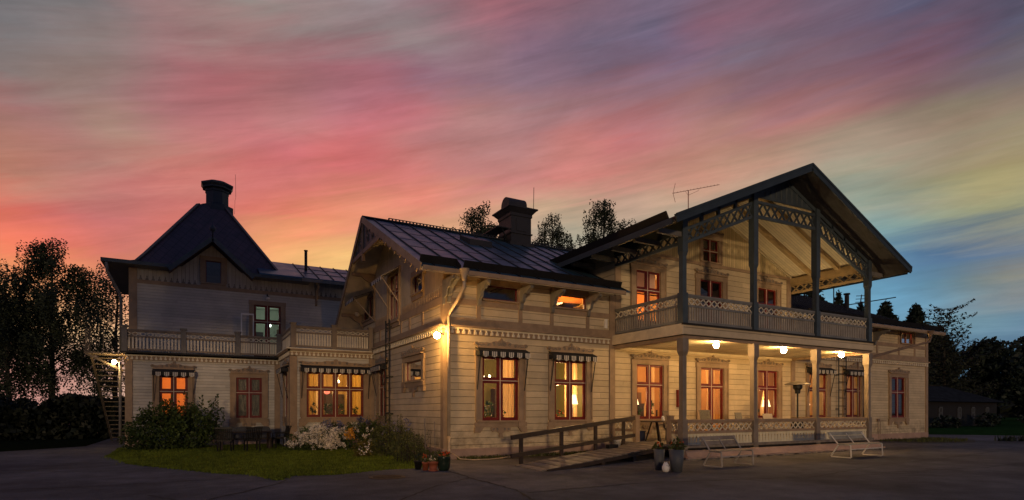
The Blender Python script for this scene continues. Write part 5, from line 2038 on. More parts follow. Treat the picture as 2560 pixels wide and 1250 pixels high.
grass("verge_weeds", [(7.3, 16.86), (7.3, 16.7), (13.4, 16.7), (13.4, 16.86)], 1600, .10, m_herb, 8, .012)

# ------------------------------------------------------------------ shrubs and flowers
def shrub(name, label, ells, n, leaf, mat, seed, cat="shrub", flowers=(), stems=(), ratio=.55):
    """flowers: (centre list, spread, count, size, material); stems: (x, y, height)"""
    rg = np.random.default_rng(seed)
    rnd = random.Random(seed)
    cx = sum(e[0] for e in ells) / len(ells)
    cy = sum(e[1] for e in ells) / len(ells)
    root = empty(name, (cx, cy, 0))
    tag(root, label, cat)
    off = np.array([cx, cy, 0])
    C = blobcloud(rg, ells, n)
    st = MB()
    for e in ells:
        for _ in range(3):
            st.tube([(e[0] - cx + rnd.uniform(-.1, .1), e[1] - cy + rnd.uniform(-.1, .1), 0), (e[0] - cx + rnd.uniform(-.3, .3) * e[3], e[1] - cy + rnd.uniform(-.3, .3) * e[4], e[2] + .3 * e[5])], [.014, .006], 4)
    extra = []
    for (sx, sy, h) in stems:
        st.tube([(sx - cx, sy - cy, .0), (sx - cx + rnd.uniform(-.08, .08), sy - cy, h)], [.010, .004], 4)
        k = int(h / .07)
        for i in range(k):
            z = h * (.3 + .72 * i / k)
            for _ in range(2):
                a = rnd.random() * 6.28
                r_ = .13 * (1.1 - .7 * i / k)
                extra.append((sx + math.cos(a) * r_, sy + math.sin(a) * r_, z))
    if extra:
        C = np.concatenate([C, np.array(extra)])
    C = C[C[:, 2] > .03]
    st.build("stem", m_bark, root)
    quads("foliage", leaves(C - off, rg.uniform(.6, 1.35, len(C)) * leaf, rg, ratio), mat, root)
    for cen, spread, cnt, size, fm in flowers:
        cen = np.array(cen)
        p = cen[rg.integers(0, len(cen), cnt)] + rg.normal(size=(cnt, 3)) * spread
        quads("blossom", leaves(p - off, rg.uniform(.7, 1.3, cnt) * size, rg, .9), fm, root)
    return root


shrub("shrub", "big dark green bush under the orange lit window of the left wing",
      [(-1.2, 26.7, .7, 1.1, .9, .95), (-.3, 26.5, .75, .9, .8, 1.1), (-1.9, 26.9, .6, .7, .6, .8), (-.75, 26.9, 1.35, .7, .5, .75), (.2, 26.6, .8, .55, .5, .9)],
      9000, .12, m_bush, 101, stems=[(-1.6, 26.3, 1.9), (-.9, 26.5, 2.2), (-.4, 26.2, 2.35), (.15, 26.4, 2.2), (.7, 26.5, 2.25), (.62, 26.3, 1.9), (.9, 26.4, 1.7), (-1.2, 26.2, 2.1), (.45, 26.2, 2.0)])
rg_ = np.random.default_rng(3)


def cl(x0, x1, y0, y1, z0, z1, n):
    return np.stack([rg_.uniform(x0, x1, n), rg_.uniform(y0, y1, n), rg_.uniform(z0, z1, n)], 1).tolist()


shrub("flower_shrub", "white flowering bush below the wide bay window",
      [(4.1, 23.2, .45, .8, .6, .55), (3.5, 23.4, .35, .5, .5, .45), (4.7, 23.3, .55, .6, .5, .6)], 4200, .09, m_bush, 102,
      flowers=[(cl(3.8, 4.75, 22.55, 22.8, .12, .95, 60), .075, 2300, .055, m_petalw), (cl(3.0, 3.9, 22.7, 23.0, .25, .75, 22), .055, 900, .05, m_petalw), (cl(4.6, 5.3, 22.5, 22.8, .2, .9, 20), .05, 700, .05, m_petalw), (cl(4.2, 5.0, 22.8, 23.3, .9, 1.2, 10), .06, 320, .06, m_petalb)])
shrub("flower_shrub", "yellow and lilac flowering clump right of the white bush",
      [(5.5, 23.0, .5, .7, .6, .55), (6.1, 22.8, .55, .5, .6, .6)], 3200, .09, m_bush, 103,
      flowers=[(cl(5.0, 5.35, 22.3, 22.4, .55, .8, 6), .06, 200, .07, m_petaly), (cl(5.4, 6.3, 22.1, 22.4, .3, .9, 14), .03, 170, .055, m_petalw), (cl(5.5, 6.2, 22.6, 23.0, .95, 1.35, 9), .06, 280, .06, m_petalb)],
      stems=[(5.7, 22.6, 1.35), (6.0, 22.7, 1.4), (6.3, 22.6, 1.25)])
shrub("yellow_shrub", "small yellow green bush at the edge of the lawn",
      [(4.9, 19.3, .28, .38, .38, .32)], 1500, .06, m_yel, 104, flowers=[(cl(4.7, 5.2, 18.9, 19.2, .1, .5, 20), .02, 90, .05, m_petalw)])
shrub("perennial_bed", "tall mixed perennials against the gable wall below the ladder",
      [(5.9, 20.2, .45, .5, .9, .6), (6.1, 18.9, .5, .45, .8, .6), (5.6, 19.0, .35, .5, .6, .45)], 4200, .075, m_herb, 105, "plants",
      stems=[(5.7 + .5 * random.Random(i).random(), 18.2 + 2.6 * random.Random(i + 50).random(), .9 + .6 * random.Random(i + 99).random()) for i in range(26)],
      flowers=[(cl(5.5, 6.2, 18, 20.5, .7, 1.3, 8), .05, 120, .06, m_petalb)], ratio=.4)
shrub("perennial_bed", "low reddish green plants next to the terracotta pots",
      [(5.55, 16.6, .35, .6, .8, .42), (5.9, 17.4, .42, .5, .7, .5), (6.25, 16.2, .2, .35, .6, .25)], 3800, .065, m_herb, 106, "plants",
      stems=[(5.2 + .9 * random.Random(i).random(), 15.9 + 1.6 * random.Random(i + 20).random(), .6 + .45 * random.Random(i + 70).random()) for i in range(24)],
      flowers=[(cl(5.9, 6.5, 15.6, 16.4, .05, .16, 16), .03, 160, .035, m_petalw)], ratio=.4)
for i, (x, y, h, r, lab) in enumerate(((6.05, 16.3, 1.35, .016, "thick wooden garden stake leaning by the gable wall"), (6.32, 16.2, 1.25, .008, "thin garden cane right of the thick stake"))):
    mb = MB()
    mb.tube([(0, 0, 0), (-.03, 0, h)], r, 6)
    tag(mb.build("garden_stake", m_greyw, None, False, (x, y, 0)), lab, "stake")


# ------------------------------------------------------------------ pots and planters
def potted(name, label, x, y, prof, potmat, ells, n, leaf, lmat, seed, flowers=None, cat="flower pot", nseg=18, z=0.):
    rg = np.random.default_rng(seed)
    root = empty(name, (x, y, z))
    tag(root, label, cat)
    mb = MB()
    mb.lathe(prof, (0, 0, 0), nseg)
    mb.build("pot", potmat, root, nseg > 10)
    zt = max(p[1] for p in prof)
    rt = max(p[0] for p in prof)
    so_ = MB()
    so_.lathe([(rt * .86, zt - .03), (rt * .5, zt - .015), (.01, zt - .01)], (0, 0, 0), 12)
    so_.build("soil", m_soil, root)
    C = blobcloud(rg, ells, n)
    quads("foliage", leaves(C, rg.uniform(.6, 1.3, len(C)) * leaf, rg, .5), lmat, root)
    if flowers:
        cen, sp_, cnt, size, fm = flowers
        cen = np.array(cen)
        quads("blossom", leaves(cen[rg.integers(0, len(cen), cnt)] + rg.normal(size=(cnt, 3)) * sp_, size, rg, .9), fm, root)
    return root


potted("flower_pot", "wide dark green glazed pot of orange flowers at the gable corner", 5.70, 14.0, [(.12, 0), (.155, .06), (.175, .2), (.172, .33), (.185, .36), (.17, .37), (.16, .34)], m_green,
       [(0, 0, .42, .16, .16, .07)], 300, .05, m_herb, 201, (cl(-.13, .13, -.13, .1, .40, .50, 12), .012, 150, .04, m_petalr))
potted("flower_pot", "terracotta pot with saucer and small pink flowers", 5.42, 14.05, [(.13, 0), (.13, .03), (.10, .03), (.125, .2), (.14, .2), (.14, .25), (.12, .25)], m_terra,
       [(0, 0, .32, .13, .13, .12)], 240, .05, m_herb, 202, (cl(-.1, .1, -.1, .1, .28, .42, 7), .012, 50, .03, m_petalw))
potted("flower_pot", "narrow terracotta pot left of the saucered one", 5.29, 14.28, [(.07, 0), (.085, .18), (.095, .18), (.095, .22), (.08, .22)], m_terra,
       [(0, 0, .38, .11, .11, .2)], 240, .05, m_herb, 203, (cl(-.08, .08, -.08, .08, .35, .5, 4), .012, 30, .035, m_petalr))
potted("flower_pot", "small black pot leftmost of the row at the gable corner", 5.21, 14.62, [(.08, 0), (.11, .2), (.12, .2), (.12, .23), (.10, .23)], m_black,
       [(0, 0, .30, .12, .12, .12)], 200, .05, m_fir, 204)
potted("tall_planter", "slim grey planter with orange flowers beside the ramp", 10.75, 11.32, [(.10, 0), (.15, .56), (.14, .56), (.13, .5)], m_greyp,
       [(0, 0, .62, .14, .14, .12)], 380, .06, m_herb, 205, (cl(-.1, .1, -.1, .1, .62, .76, 6), .012, 40, .035, m_petalr), "planter")
potted("tall_planter", "large dark grey planter with drooping plants by the porch post", 10.86, 10.80, [(.135, 0), (.205, .58), (.195, .58), (.18, .52)], paint("slate_grey_planter", (.06, .068, .085), .6, .15),
       [(0, 0, .66, .21, .21, .12), (.02, 0, .74, .12, .12, .14)], 700, .065, m_herb, 206, (cl(-.15, .2, -.15, .15, .66, .78, 6), .015, 40, .03, m_petalr), "planter")
# white ceramic figure
fg = empty("garden_figurine", (10.56, 10.88, 0))
tag(fg, "round white ceramic animal figure in front of the grey planters", "figurine")
mb = MB()
mb.lathe([(.05, 0), (.085, .04), (.10, .10), (.09, .16), (.07, .20), (.045, .235), (.01, .25)], (0, 0, 0), 16)
mb.lathe([(.022, .0), (.016, .03), (.004, .05)], (-.035, .0, .215), 8)
mb.lathe([(.022, .0), (.016, .03), (.004, .05)], (.035, .0, .215), 8)
mb.build("body", m_white, fg, True)
mb = MB()
for dx in (-.03, .03):
    mb.sphere((dx, -.076, .175), .010, 0, 8, 6)
mb.sphere((0, -.086, .15), .012, 0, 8, 6)
mb.build("face", m_black, fg, True)


# ------------------------------------------------------------------ ramp
rp = empty("wheelchair_ramp", (7.8, 13.2, 0))
tag(rp, "weathered plank ramp with a dark timber handrail leading up to the porch", "ramp")
O = Vector((7.8, 13.2, 0))
nA, fA, nB, fB = Vector((7.78, 12.43, .035)), Vector((7.9, 14.09, .035)), Vector((13.78, 14.1, .44)), Vector((13.78, 15.66, .44))
mb = MB()
npl = 40
rnp = random.Random(4)
for i in range(npl):
    t0, t1 = i / npl, (i + .9) / npl
    dz = rnp.uniform(-.006, .006)
    e0, e1 = rnp.uniform(-.02, .02), rnp.uniform(-.02, .02)
    a, b, c, d = nA.lerp(nB, t0), nA.lerp(nB, t1), fA.lerp(fB, t1), fA.lerp(fB, t0)
    n_ = (nA - fA).normalized()
    a, b = a + n_ * e0, b + n_ * e0
    q = [a, b, c, d]
    lo = [p - O + Vector((0, 0, -.03 + dz)) for p in q]
    hi = [p - O + Vector((0, 0, dz)) for p in q]
    mb.hexa(lo + hi, i % 3)
mb.build("deck", [m_greyw, paint("grey_plank_pale", (.25, .205, .165), .75, .3, 5., bump=.4), paint("grey_plank_dark", (.14, .115, .09), .75, .3, 5., bump=.4)], rp)
mb = MB()
for A_, B_ in ((nA, nB), (fA, fB)):
    mb.bar(A_.lerp(B_, .03) - O + Vector((0, 0, -.05)), B_ - O + Vector((0, 0, -.12)), .06, .10)
for t in (.42, .68, .9):
    p = nA.lerp(nB, t) - O
    mb.box(p.x - .06, p.x + .06, p.y - .02, p.y + .10, -.02, p.z - .06)
mb.build("frame", m_darkw, rp)
rl0, rl1 = Vector((7.75, 14.02, 0)), Vector((13.66, 15.62, 0))
for nm, z0, z1, th in (("handrail", .82, 1.32, .13), ("lower_rail", .30, .70, .12)):
    mb = MB()
    mb.bar(rl0 - O + Vector((0, 0, z0)), rl1 - O + Vector((0, 0, z1)), .07, th)
    mb.build(nm, m_darkw, rp)
for t in (.07, .36, .64, .90):
    p = rl0.lerp(rl1, t) - O
    mb = MB()
    mb.box(p.x - .055, p.x + .055, p.y - .035 + .06, p.y + .035 + .06, -.02 + .42 * max(0, t - .3), .80 + .5 * t)
    mb.build("post", m_darkw, rp)

bk_ = empty("white_bucket", (12.55, 15.22, .36))
tag(bk_, "white plastic bucket on the upper end of the ramp", "bucket")
mb = MB()
mb.lathe([(.10, 0), (.13, .2), (.14, .2), (.14, .215), (.12, .215), (.095, .02)], (0, 0, 0), 16)
mb.build("bucket_body", m_white, bk_, True)
mb = MB()
mb.tube([(-.14 * math.cos(a), -.14 * math.sin(a) * .5 - .03, .2 - .09 * math.sin(a)) for a in (math.pi * k / 8 for k in range(9))], .005, 4)
mb.build("handle", m_black, bk_)
bx = MB()
bx.box(-.19, .19, -.10, .10, 0, .02)
bx.box(-.19, -.17, -.10, .10, .02, .13)
bx.box(.17, .19, -.10, .10, .02, .13)
bx.box(-.17, .17, -.10, -.08, .02, .13)
bx.box(-.17, .17, .08, .10, .02, .13)
tag(bx.build("black_tray", m_black, None, False, (12.14, 15.0, .32)), "low black plastic tray beside the white bucket", "tray")
mb = MB()
mb.tube([(7.1, 16.7, .22), (7.25, 16.45, .06), (7.6, 16.25, .03), (8.1, 16.2, .03), (8.6, 16.38, .03), (9.0, 16.62, .03), (9.6, 16.74, .03), (11.0, 16.78, .03)], .018, 6)
tag(mb.build("garden_hose", m_pipe, None, True), "pale hose lying along the foot of the front wall", "hose")
mh = empty("manhole_cover", (3.95, 13.25, 0))
tag(mh, "round rusty manhole cover in the asphalt near the lawn", "manhole cover")
mb = MB()
mb.lathe([(.44, .004), (.44, .012), (.36, .014), (.35, .010), (.01, .010)], (0, 0, 0), 28)
for k in range(-3, 4):
    w = math.sqrt(max(0, .33 ** 2 - (k * .09) ** 2))
    mb.box(-w, w, k * .09 - .015, k * .09 + .015, .010, .016)
mb.build("cover", paint("rusty_iron", (.045, .025, .017), .7, .4, 6.), mh)


# ------------------------------------------------------------------ benches
def bench(label, p, q, wid, seed, col, frame):
    """p left front foot, q right front foot"""
    p, q = Vector((p[0], p[1], 0)), Vector((q[0], q[1], 0))
    root = empty("garden_bench", p, math.atan2(q.y - p.y, q.x - p.x))
    L = (q - p).length
    tag(root, label, "bench")
    for x in (0.04, L - .04):
        mb = MB()
        mb.tube([(x, .02, .43), (x, 0, .03), (x, .02, .02), (x, wid - .02, .02), (x, wid, .04), (x, wid * .62, .44), (x, .02, .43)], .023, 6)
        mb.tube([(x, wid * .62, .44), (x, wid + .06, .82)], .022, 6)
        mb.build("leg_frame", frame, root)
    mb = MB()
    mb.tube([(.04, .02, .30), (L - .04, .02, .30)], .016, 6)
    mb.tube([(L * .5, wid * .62, .44), (L * .5, wid + .06, .82)], .016, 6)
    mb.tube([(.04, wid * .62, .44), (L - .04, wid * .62, .44)], .014, 6)
    mb.build("stretcher", frame, root)
    for k in range(2):
        mb = MB()
        y0_, z0_ = wid - .03 + .05 * k + .02, .60 + .13 * k
        mb.bar((-.06, y0_, z0_ + .06), (L + .02, y0_, z0_ + .06), .025, .115, 0, up=(0, .35, .94))
        mb.build("back_slat", col, root)
    for k in range(3):
        mb = MB()
        mb.box(-.02, L + .02, .05 + k * .13, .155 + k * .13, .445, .47)
        mb.build("seat_slat", col, root)
    return root


bench("white framed bench with brown slats in front of the middle of the porch", (12.58, 10.86), (14.02, 10.92), .62, 1, paint("brown_grey_slat", (.23, .19, .155), .7, .3), paint("dull_white_tube", (.30, .28, .26), .5, .2))
bench("brightly lit white framed bench with grey slats near the right porch post", (18.76, 10.92), (20.72, 10.94), .68, 2, paint("grey_green_slat", (.26, .255, .22), .7, .3), paint("white_tube", (.60, .57, .52), .45, .15))


# ------------------------------------------------------------------ porch furniture
def chair(label, x, y, z, rz, mat, ribbed=False, h=1.05):
    root = empty("porch_chair", (x, y, z), rz)
    tag(root, label, "chair")
    mb = MB()
    mb.box(-.25, .25, -.25, .25, .42, .47)
    mb.build("seat", mat, root)
    mb = MB()
    if ribbed:
        for i in range(9):
            xx = -.26 + .52 * i / 8
            mb.bar((xx, .25, .45), (xx, .36, h), .035, .03)
        mb.bar((-.3, .36, h), (.3, .36, h), .05, .06)
    else:
        mb.hexa([(-.26, .24, .47), (.26, .24, .47), (.26, .28, .47), (-.26, .28, .47), (-.26, .34, h), (.26, .34, h), (.26, .37, h), (-.26, .37, h)])
    mb.build("backrest", mat, root)
    for sx in (-1, 1):
        for sy in (-1, 1):
            mb = MB()
            mb.bar((sx * .23, sy * .22, 0), (sx * .22, sy * .21, .42), .04)
            mb.build("leg", mat, root)
        mb = MB()
        mb.bar((sx * .27, -.2, .64), (sx * .27, .28, .66), .05, .03)
        mb.bar((sx * .27, -.2, .45), (sx * .27, -.2, .64), .04)
        mb.build("armrest", mat, root)
    return root


m_wick = paint("grey_wicker", (.17, .155, .13), .8, .3, 20.)
m_wickb = paint("brown_chair", (.12, .09, .07), .7, .3)
chair("wide ribbed porch chair under the lit porch door", 17.45, 15.5, .45, 0, m_wick, True, 1.12)
chair("porch chair with a plain grey back left of the second porch post", 19.42, 15.5, .45, .2, m_wick)
chair("pale porch chair in front of the lamp window right of the second post", 20.75, 15.2, .45, -.1, paint("pale_chair", (.36, .31, .26), .7, .2), h=1.0)
chair("dark brown porch chair behind the corner post", 15.75, 15.8, .45, .4, m_wickb, h=1.12)
tb_ = empty("porch_table", (14.75, 15.75, .45))
tag(tb_, "round brown porch table by the ramp entrance", "table")
mb = MB()
mb.lathe([(.50, .71), (.52, .73), (.52, .75), (.01, .755)], (0, 0, 0), 24)
mb.build("table_top", m_wickb, tb_)
for k in range(3):
    a = k * 2.09 + .4
    mb = MB()
    mb.bar((.34 * math.cos(a), .34 * math.sin(a), 0), (.12 * math.cos(a), .12 * math.sin(a), .71), .05)
    mb.build("leg", m_darkw, tb_)
for i, (x, y, h, r, lab) in enumerate(((14.93, 15.5, .10, .045, "small white cup left of the pair on the porch table"), (15.02, 15.62, .18, .055, "taller white jar on the porch table"))):
    mb = MB()
    mb.lathe([(r * .8, 0), (r, .03), (r, h * .75), (r * .7, h * .85), (r * .7, h)], (0, 0, 0), 12)
    tag(mb.build("white_jar", m_white, None, True, (x, y, 1.205)), lab, "jar")
mb = MB()
mb.box(-.2, .2, -.14, .14, 0, .34)
mb.box(-.22, .22, -.16, .16, .34, .37)
tag(mb.build("storage_box", paint("dark_blue_plastic", (.012, .02, .06), .5, .2), None, False, (14.5, 16.35, .45)), "dark blue lidded box under the porch table", "box")
hp = empty("patio_heater", (22.42, 15.3, .45))
tag(hp, "tall patio heater with a disc hood standing on the porch", "patio heater")
mb = MB()
mb.lathe([(.26, 0), (.26, .5), (.24, .62), (.16, .74), (.05, .80)], (0, 0, 0), 16)
mb.build("gas_housing", m_black, hp, True)
mb = MB()
mb.lathe([(.035, .78), (.035, 1.85)], (0, 0, 0), 10)
mb.build("pole", m_black, hp)
mb = MB()
mb.lathe([(.10, 1.85), (.11, 1.9), (.12, 2.0), (.19, 2.08), (.19, 2.24), (.12, 2.26)], (0, 0, 0), 14)
mb.build("burner", m_black, hp)
mb = MB()
mb.lathe([(.52, 2.22), (.50, 2.26), (.30, 2.34), (.05, 2.38)], (0, 0, 0), 24)
mb.build("hood", paint("dull_steel", (.30, .28, .26), .4, .2, metal=.6), hp, True)

# dark garden set in front of the left wing
def garden_chair(label, x, y, rz):
    return chair(label, x, y, 0, rz, m_black, True, .92)


gc_names = (("black slatted garden chair at the left end of the dark table", .95, 24.2, 2.9), ("black slatted garden chair in front of the middle of the dark table", 1.85, 24.0, 3.3),
            ("black slatted garden chair at the right end of the dark table", 3.0, 25.3, -1.4))
for lab, x, y, rz in gc_names:
    c_ = garden_chair(lab, x, y, rz)
    c_.name = "garden_chair"
gt = empty("garden_table", (1.7, 25.1, 0))
tag(gt, "long dark garden table in front of the cushioned bench", "table")
mb = MB()
mb.box(-.95, .95, -.42, .42, .70, .74)
mb.build("table_top", m_darkw, gt)
for sx in (-1, 1):
    for sy in (-1, 1):
        mb = MB()
        mb.box(sx * .85 - .035, sx * .85 + .035, sy * .34 - .035, sy * .34 + .035, 0, .70)
        mb.build("leg", m_darkw, gt)
gs_ = empty("garden_sofa", (1.75, 26.4, 0))
tag(gs_, "dark garden bench with three grey back cushions against the left wing", "sofa")
mb = MB()
mb.box(-1.05, 1.05, -.3, .3, .36, .42)
mb.box(-1.05, 1.05, .28, .34, .42, .72)
mb.build("seat_frame", m_darkw, gs_)
for sx in (-1, 1):
    for sy in (-1, 1):
        mb = MB()
        mb.box(sx * 1.0 - .04, sx * 1.0 + .04, sy * .26 - .04, sy * .26 + .04, 0, .36)
        mb.build("leg", m_darkw, gs_)
m_cush = paint("grey_blue_cushion", (.06, .065, .075), .9, .2, 8.)
for k in (-1, 0, 1):
    mb = MB()
    x = k * .68
    mb.prism([(x - .33, .42), (x + .33, .42), (x + .335, .80), (x + .28, .88), (x + .1, .90), (x - .1, .90), (x - .28, .88), (x - .335, .80)], FX, .14, .28)
    mb.build("cushion", m_cush, gs_)

# ------------------------------------------------------------------ shed
sh = empty("timber_shed", (65, 30.5, 0))
tag(sh, "low dark timber shed with a hipped roof and small white windows behind the far lawn", "shed")
mb = MB()
mb.box(-8.6, 8.2, -3.1, 3.1, 0, 2.45)
mb.build("wall", siding("dark_shed_boards", (.012, .009, .008), .18, 'X', .1, .5), sh)
mb = MB()
mb.add([(-9.2, -3.7, 2.4), (8.8, -3.7, 2.4), (8.8, 3.7, 2.4), (-9.2, 3.7, 2.4), (-5.5, 0, 4.1), (4.6, 0, 4.1)],
       [(0, 1, 5, 4), (1, 2, 5), (2, 3, 4, 5), (3, 0, 4), (0, 3, 2, 1)])
mb.build("roof", paint("shed_roof_felt", (.022, .026, .032), 1., .4, 2., spec=0.), sh)
for x in (-6.4, -3.4, .2, 3.0, 6.0):
    mb = MB()
    w, h = .34, 1.15
    for a, b, c, d in ((-w, -w + .09, 0, h), (w - .09, w, 0, h), (-w, w, 0, .09), (-w, w, h - .09, h), (-.03, .03, 0, h), (-w, w, h * .5 - .03, h * .5 + .03)):
        mb.box(x + a, x + b, -3.16, -3.10, .75 + c, .75 + d)
    mb.build("window", paint("shed_window_white", (.09, .10, .12), .6, .1) if "shed_window_white" not in bpy.data.materials else bpy.data.materials["shed_window_white"], sh)
for i, (x, y, r, lab) in enumerate(((58.5, 25.6, 1.1, "dark low bush at the left end of the shed wall"), (66.0, 25.4, 1.2, "dark low bush before the middle of the shed wall"), (75.5, 25.0, 1.6, "wide dark bush beyond the right end of the shed"))):
    shrub("shrub", lab, [(x, y, r * .45, r, r * .8, r * .6), (x + r * .6, y, r * .4, r * .8, r * .7, r * .5)], 900, .26, m_fir, 140 + i)

# ------------------------------------------------------------------ things behind the windows
m_cur = clothmat("cream_curtain_cloth", (.80, .58, .32), .5)
m_blind = clothmat("orange_blind_cloth", (.80, .48, .24), .6)
m_skyrefl = clothmat("sky_reflection_cloth", (.55, .45, .42), .4)


def curtain(label, x0, x1, y, z0, z1, seed, tie=0., mat=None):
    rnd = random.Random(seed)
    n, m = 40, 10
    ph = rnd.random() * 6
    V, Fq = [], []
    for j in range(m + 1):
        t = j / m
        g = tie * math.sin(math.pi * min(1, (1 - t) * 1.25)) if tie else 0
        for i in range(n + 1):
            s = i / n
            x = x0 + (x1 - x0) * s
            x = x + (x1 - x) * g if tie > 0 else x
            V.append((x - x0, .035 * math.sin(s * (x1 - x0) * 42 + ph) + .012 * math.sin(s * 31 + ph * 2), z0 + (z1 - z0) * t))
    for j in range(m):
        for i in range(n):
            a = j * (n + 1) + i
            Fq.append((a, a + 1, a + n + 2, a + n + 1))
    mb = MB()
    mb.add(V, Fq)
    o = mb.build("curtain", mat or m_cur, None, True, (x0, y, 0))
    tag(o, label, "curtain")
    return o


YC = Y0 + .47
curtain("cream curtain in the right half of the window nearest the gable corner", 9.30, 9.72, YC, 1.28, 3.6, 1)
curtain("narrow cream curtain at the left side of the window nearest the gable corner", 8.22, 8.42, YC, 1.28, 3.6, 2)
curtain("cream curtain behind the tall pleated lamp of the second window", 11.98, 12.50, YC + .1, 1.28, 3.6, 3)
curtain("ochre curtain left of the lamp in the second window", 11.45, 11.72, YC + .7, .7, 3.6, 4, mat=clothmat("ochre_cloth", (.60, .34, .10), .5))
curtain("draped curtain in the first porch window beside the corner post", 15.72, 16.30, YC, 1.28, 3.6, 5, .5)
curtain("draped curtain behind the porch door panes", 19.15, 19.80, YC, .55, 3.5, 6, .25)
curtain("curtain beside the lamp in the window right of the second porch post", 22.82, 23.36, YC, 1.28, 3.6, 7, .4)
curtain("ochre curtain in the window left of the far fire ladder", 26.45, 27.05, YC, 1.28, 3.6, 8, mat=clothmat("ochre_cloth_b", (.62, .36, .10), .5))
curtain("pale curtain in the right half of the window right of the far ladder", 29.40, 29.98, YC, 1.28, 3.6, 9)
curtain("pale curtain in the left half of the window right of the far ladder", 28.66, 28.9, YC, 1.28, 3.6, 10)
curtain("yellow curtain at the right end of the wide bay window", 5.90, 6.45, YB + .5, 1.32, 3.3, 11, mat=clothmat("yellow_cloth", (.70, .50, .14), .5))
curtain("yellow curtain at the left end of the wide bay window", 4.02, 4.5, YB + .5, 1.32, 3.3, 12, mat=bpy.data.materials["yellow_cloth"])


def blind(label, x0, x1, y, z0, z1, mat):
    mb = MB()
    mb.box(0, x1 - x0, -.004, .004, z0, z1, 0)
    mb.tube([(0, 0, z1 + .02), (x1 - x0, 0, z1 + .02)], .025, 8, 0)
    mb.box(0, x1 - x0, -.012, .012, z0 - .02, z0, 0)
    tag(mb.build("roller_blind", mat, None, False, (x0, y, 0)), label, "blind")


blind("glowing orange blind filling the left wing window behind the bush", -1.45, -.33, YL + .30, 1.25, 3.1, m_blind)
blind("pale blind drawn half down in the knee window that is lit", 11.0, 12.55, Y0 + .3, 5.56, 5.78, m_blind)
blind("lilac grey sheet standing for sky reflection in the upper panes of the lit balcony window", 14.86, 16.17, Y0 + .3, 6.32, 7.1, m_skyrefl)  # added sheet; its lilac colour stands for reflected sky
blind("orange blind over the lower panes of the lit balcony window", 14.86, 15.6, Y0 + .33, 5.0, 6.30, m_blind)
blind("white half blind in the unlit window at the far end of the front", 32.9, 33.45, Y0 + .3, 2.05, 2.60, m_white)


def table_lamp(label, x, y, z0, h, r):
    root = empty("table_lamp", (x, y, z0))
    tag(root, label, "lamp")
    mb = MB()
    mb.lathe([(.09, 0), (.09, .02), (.03, .05), (.022, h * .3), (.035, h * .4), (.015, h * .55), (.012, h * .66)], (0, 0, 0), 12)
    mb.build("base", m_pipe, root, True)
    mb = MB()
    n = 40
    prof = [(r, h * .62), (r * .62, h)]
    vs, fs = [], []
    for rr_, zz in prof:
        for k in range(n):
            a = 2 * math.pi * k / n
            q = rr_ * (1 + .02 * (-1) ** k)
            vs.append((q * math.cos(a), q * math.sin(a), zz))
    for k in range(n):
        fs.append((k, (k + 1) % n, n + (k + 1) % n, n + k))
    mb.add(vs, fs)
    mb.build("shade", m_shade, root)
    return root


table_lamp("tall pleated lamp glowing in the second window from the gable corner", 12.14, Y0 + .34, 1.245, .92, .20)
table_lamp("lit cone lamp in the left half of the first porch window", 15.10, Y0 + .36, 1.245, .92, .19)
table_lamp("lit cone lamp in the window right of the second porch post", 23.02, Y0 + .34, 1.245, .82, .19)
table_lamp("bright lamp half hidden by the third porch post", 25.95, Y0 + .34, 1.245, .95, .2)
cd = empty("chandelier", (9.25, 18.9, 2.75))
tag(cd, "small chandelier with lit bulbs in the room at the gable corner", "chandelier")
mb = MB()
mb.tube([(0, 0, 0), (0, 0, 1.25)], .015, 5)
for k in range(6):
    a = k * 1.047
    mb.tube([(0, 0, .08), (.15 * math.cos(a), .15 * math.sin(a), -.02), (.28 * math.cos(a), .28 * math.sin(a), .06)], .010, 4)
mb.build("frame", m_pipe, cd)
for k in range(6):
    a = k * 1.047
    mb = MB()
    mb.sphere((.28 * math.cos(a), .28 * math.sin(a), .10), .034, 0, 8, 6, 1.4)
    mb.build("bulb", m_bulb, cd, True)


def pendant(label, x, y, z, r, mat, zc_, cat="lamp", name="pendant_lamp"):
    root = empty(name, (x, y, z))
    tag(root, label, cat)
    mb = MB()
    mb.sphere((0, 0, 0), r, 0, 14, 9, .8)
    mb.build("globe", mat, root, True)
    mb = MB()
    mb.tube([(0, 0, r * .7), (0, 0, zc_ - z)], .008, 4)
    mb.build("cord", m_black, root)


pendant("bright round ceiling lamp in the upper panes of the bay window", 5.68, 27.0, 3.35, .11, m_bulb, 3.85)
pendant("small red lamp shade glowing behind the bay window", 5.15, 26.6, 2.42, .13, emit("red_shade_glow", (1., .16, .10), 1.6), 3.85)
pendant("white lantern hanging right of the round lamp in the bay", 5.85, 27.6, 2.95, .08, emit("white_lantern_glow", (1., .9, .7), 5.), 3.85)
pendant("round ceiling lamp in the first porch window", 16.35, 18.8, 3.45, .10, m_bulb, 4.0)
pendant("pale lamp in the room behind the tower terrace door", 3.30, 32.4, 6.05, .12, emit("cool_lamp_glow", (.85, 1., .85), 6.), 7.1)

rgp = np.random.default_rng(9)


def sill_plant(label, x, y, z, h, w, n, seed, flower=None):
    potted("potted_plant", label, x, y, [(.055, 0), (.075, .11), (.085, .11), (.085, .13), (.07, .13)], m_terra,
           [(0, 0, .13 + h * .5, w, min(w, .13), h * .5)], n, .065, m_inplant, seed,
           ((np.random.default_rng(seed).normal(size=(8, 3)) * [w * .6, .06, h * .25] + [0, -.03, .13 + h * .55]).tolist(), .012, 60, .04, flower) if flower else None, "house plant", 14, z)


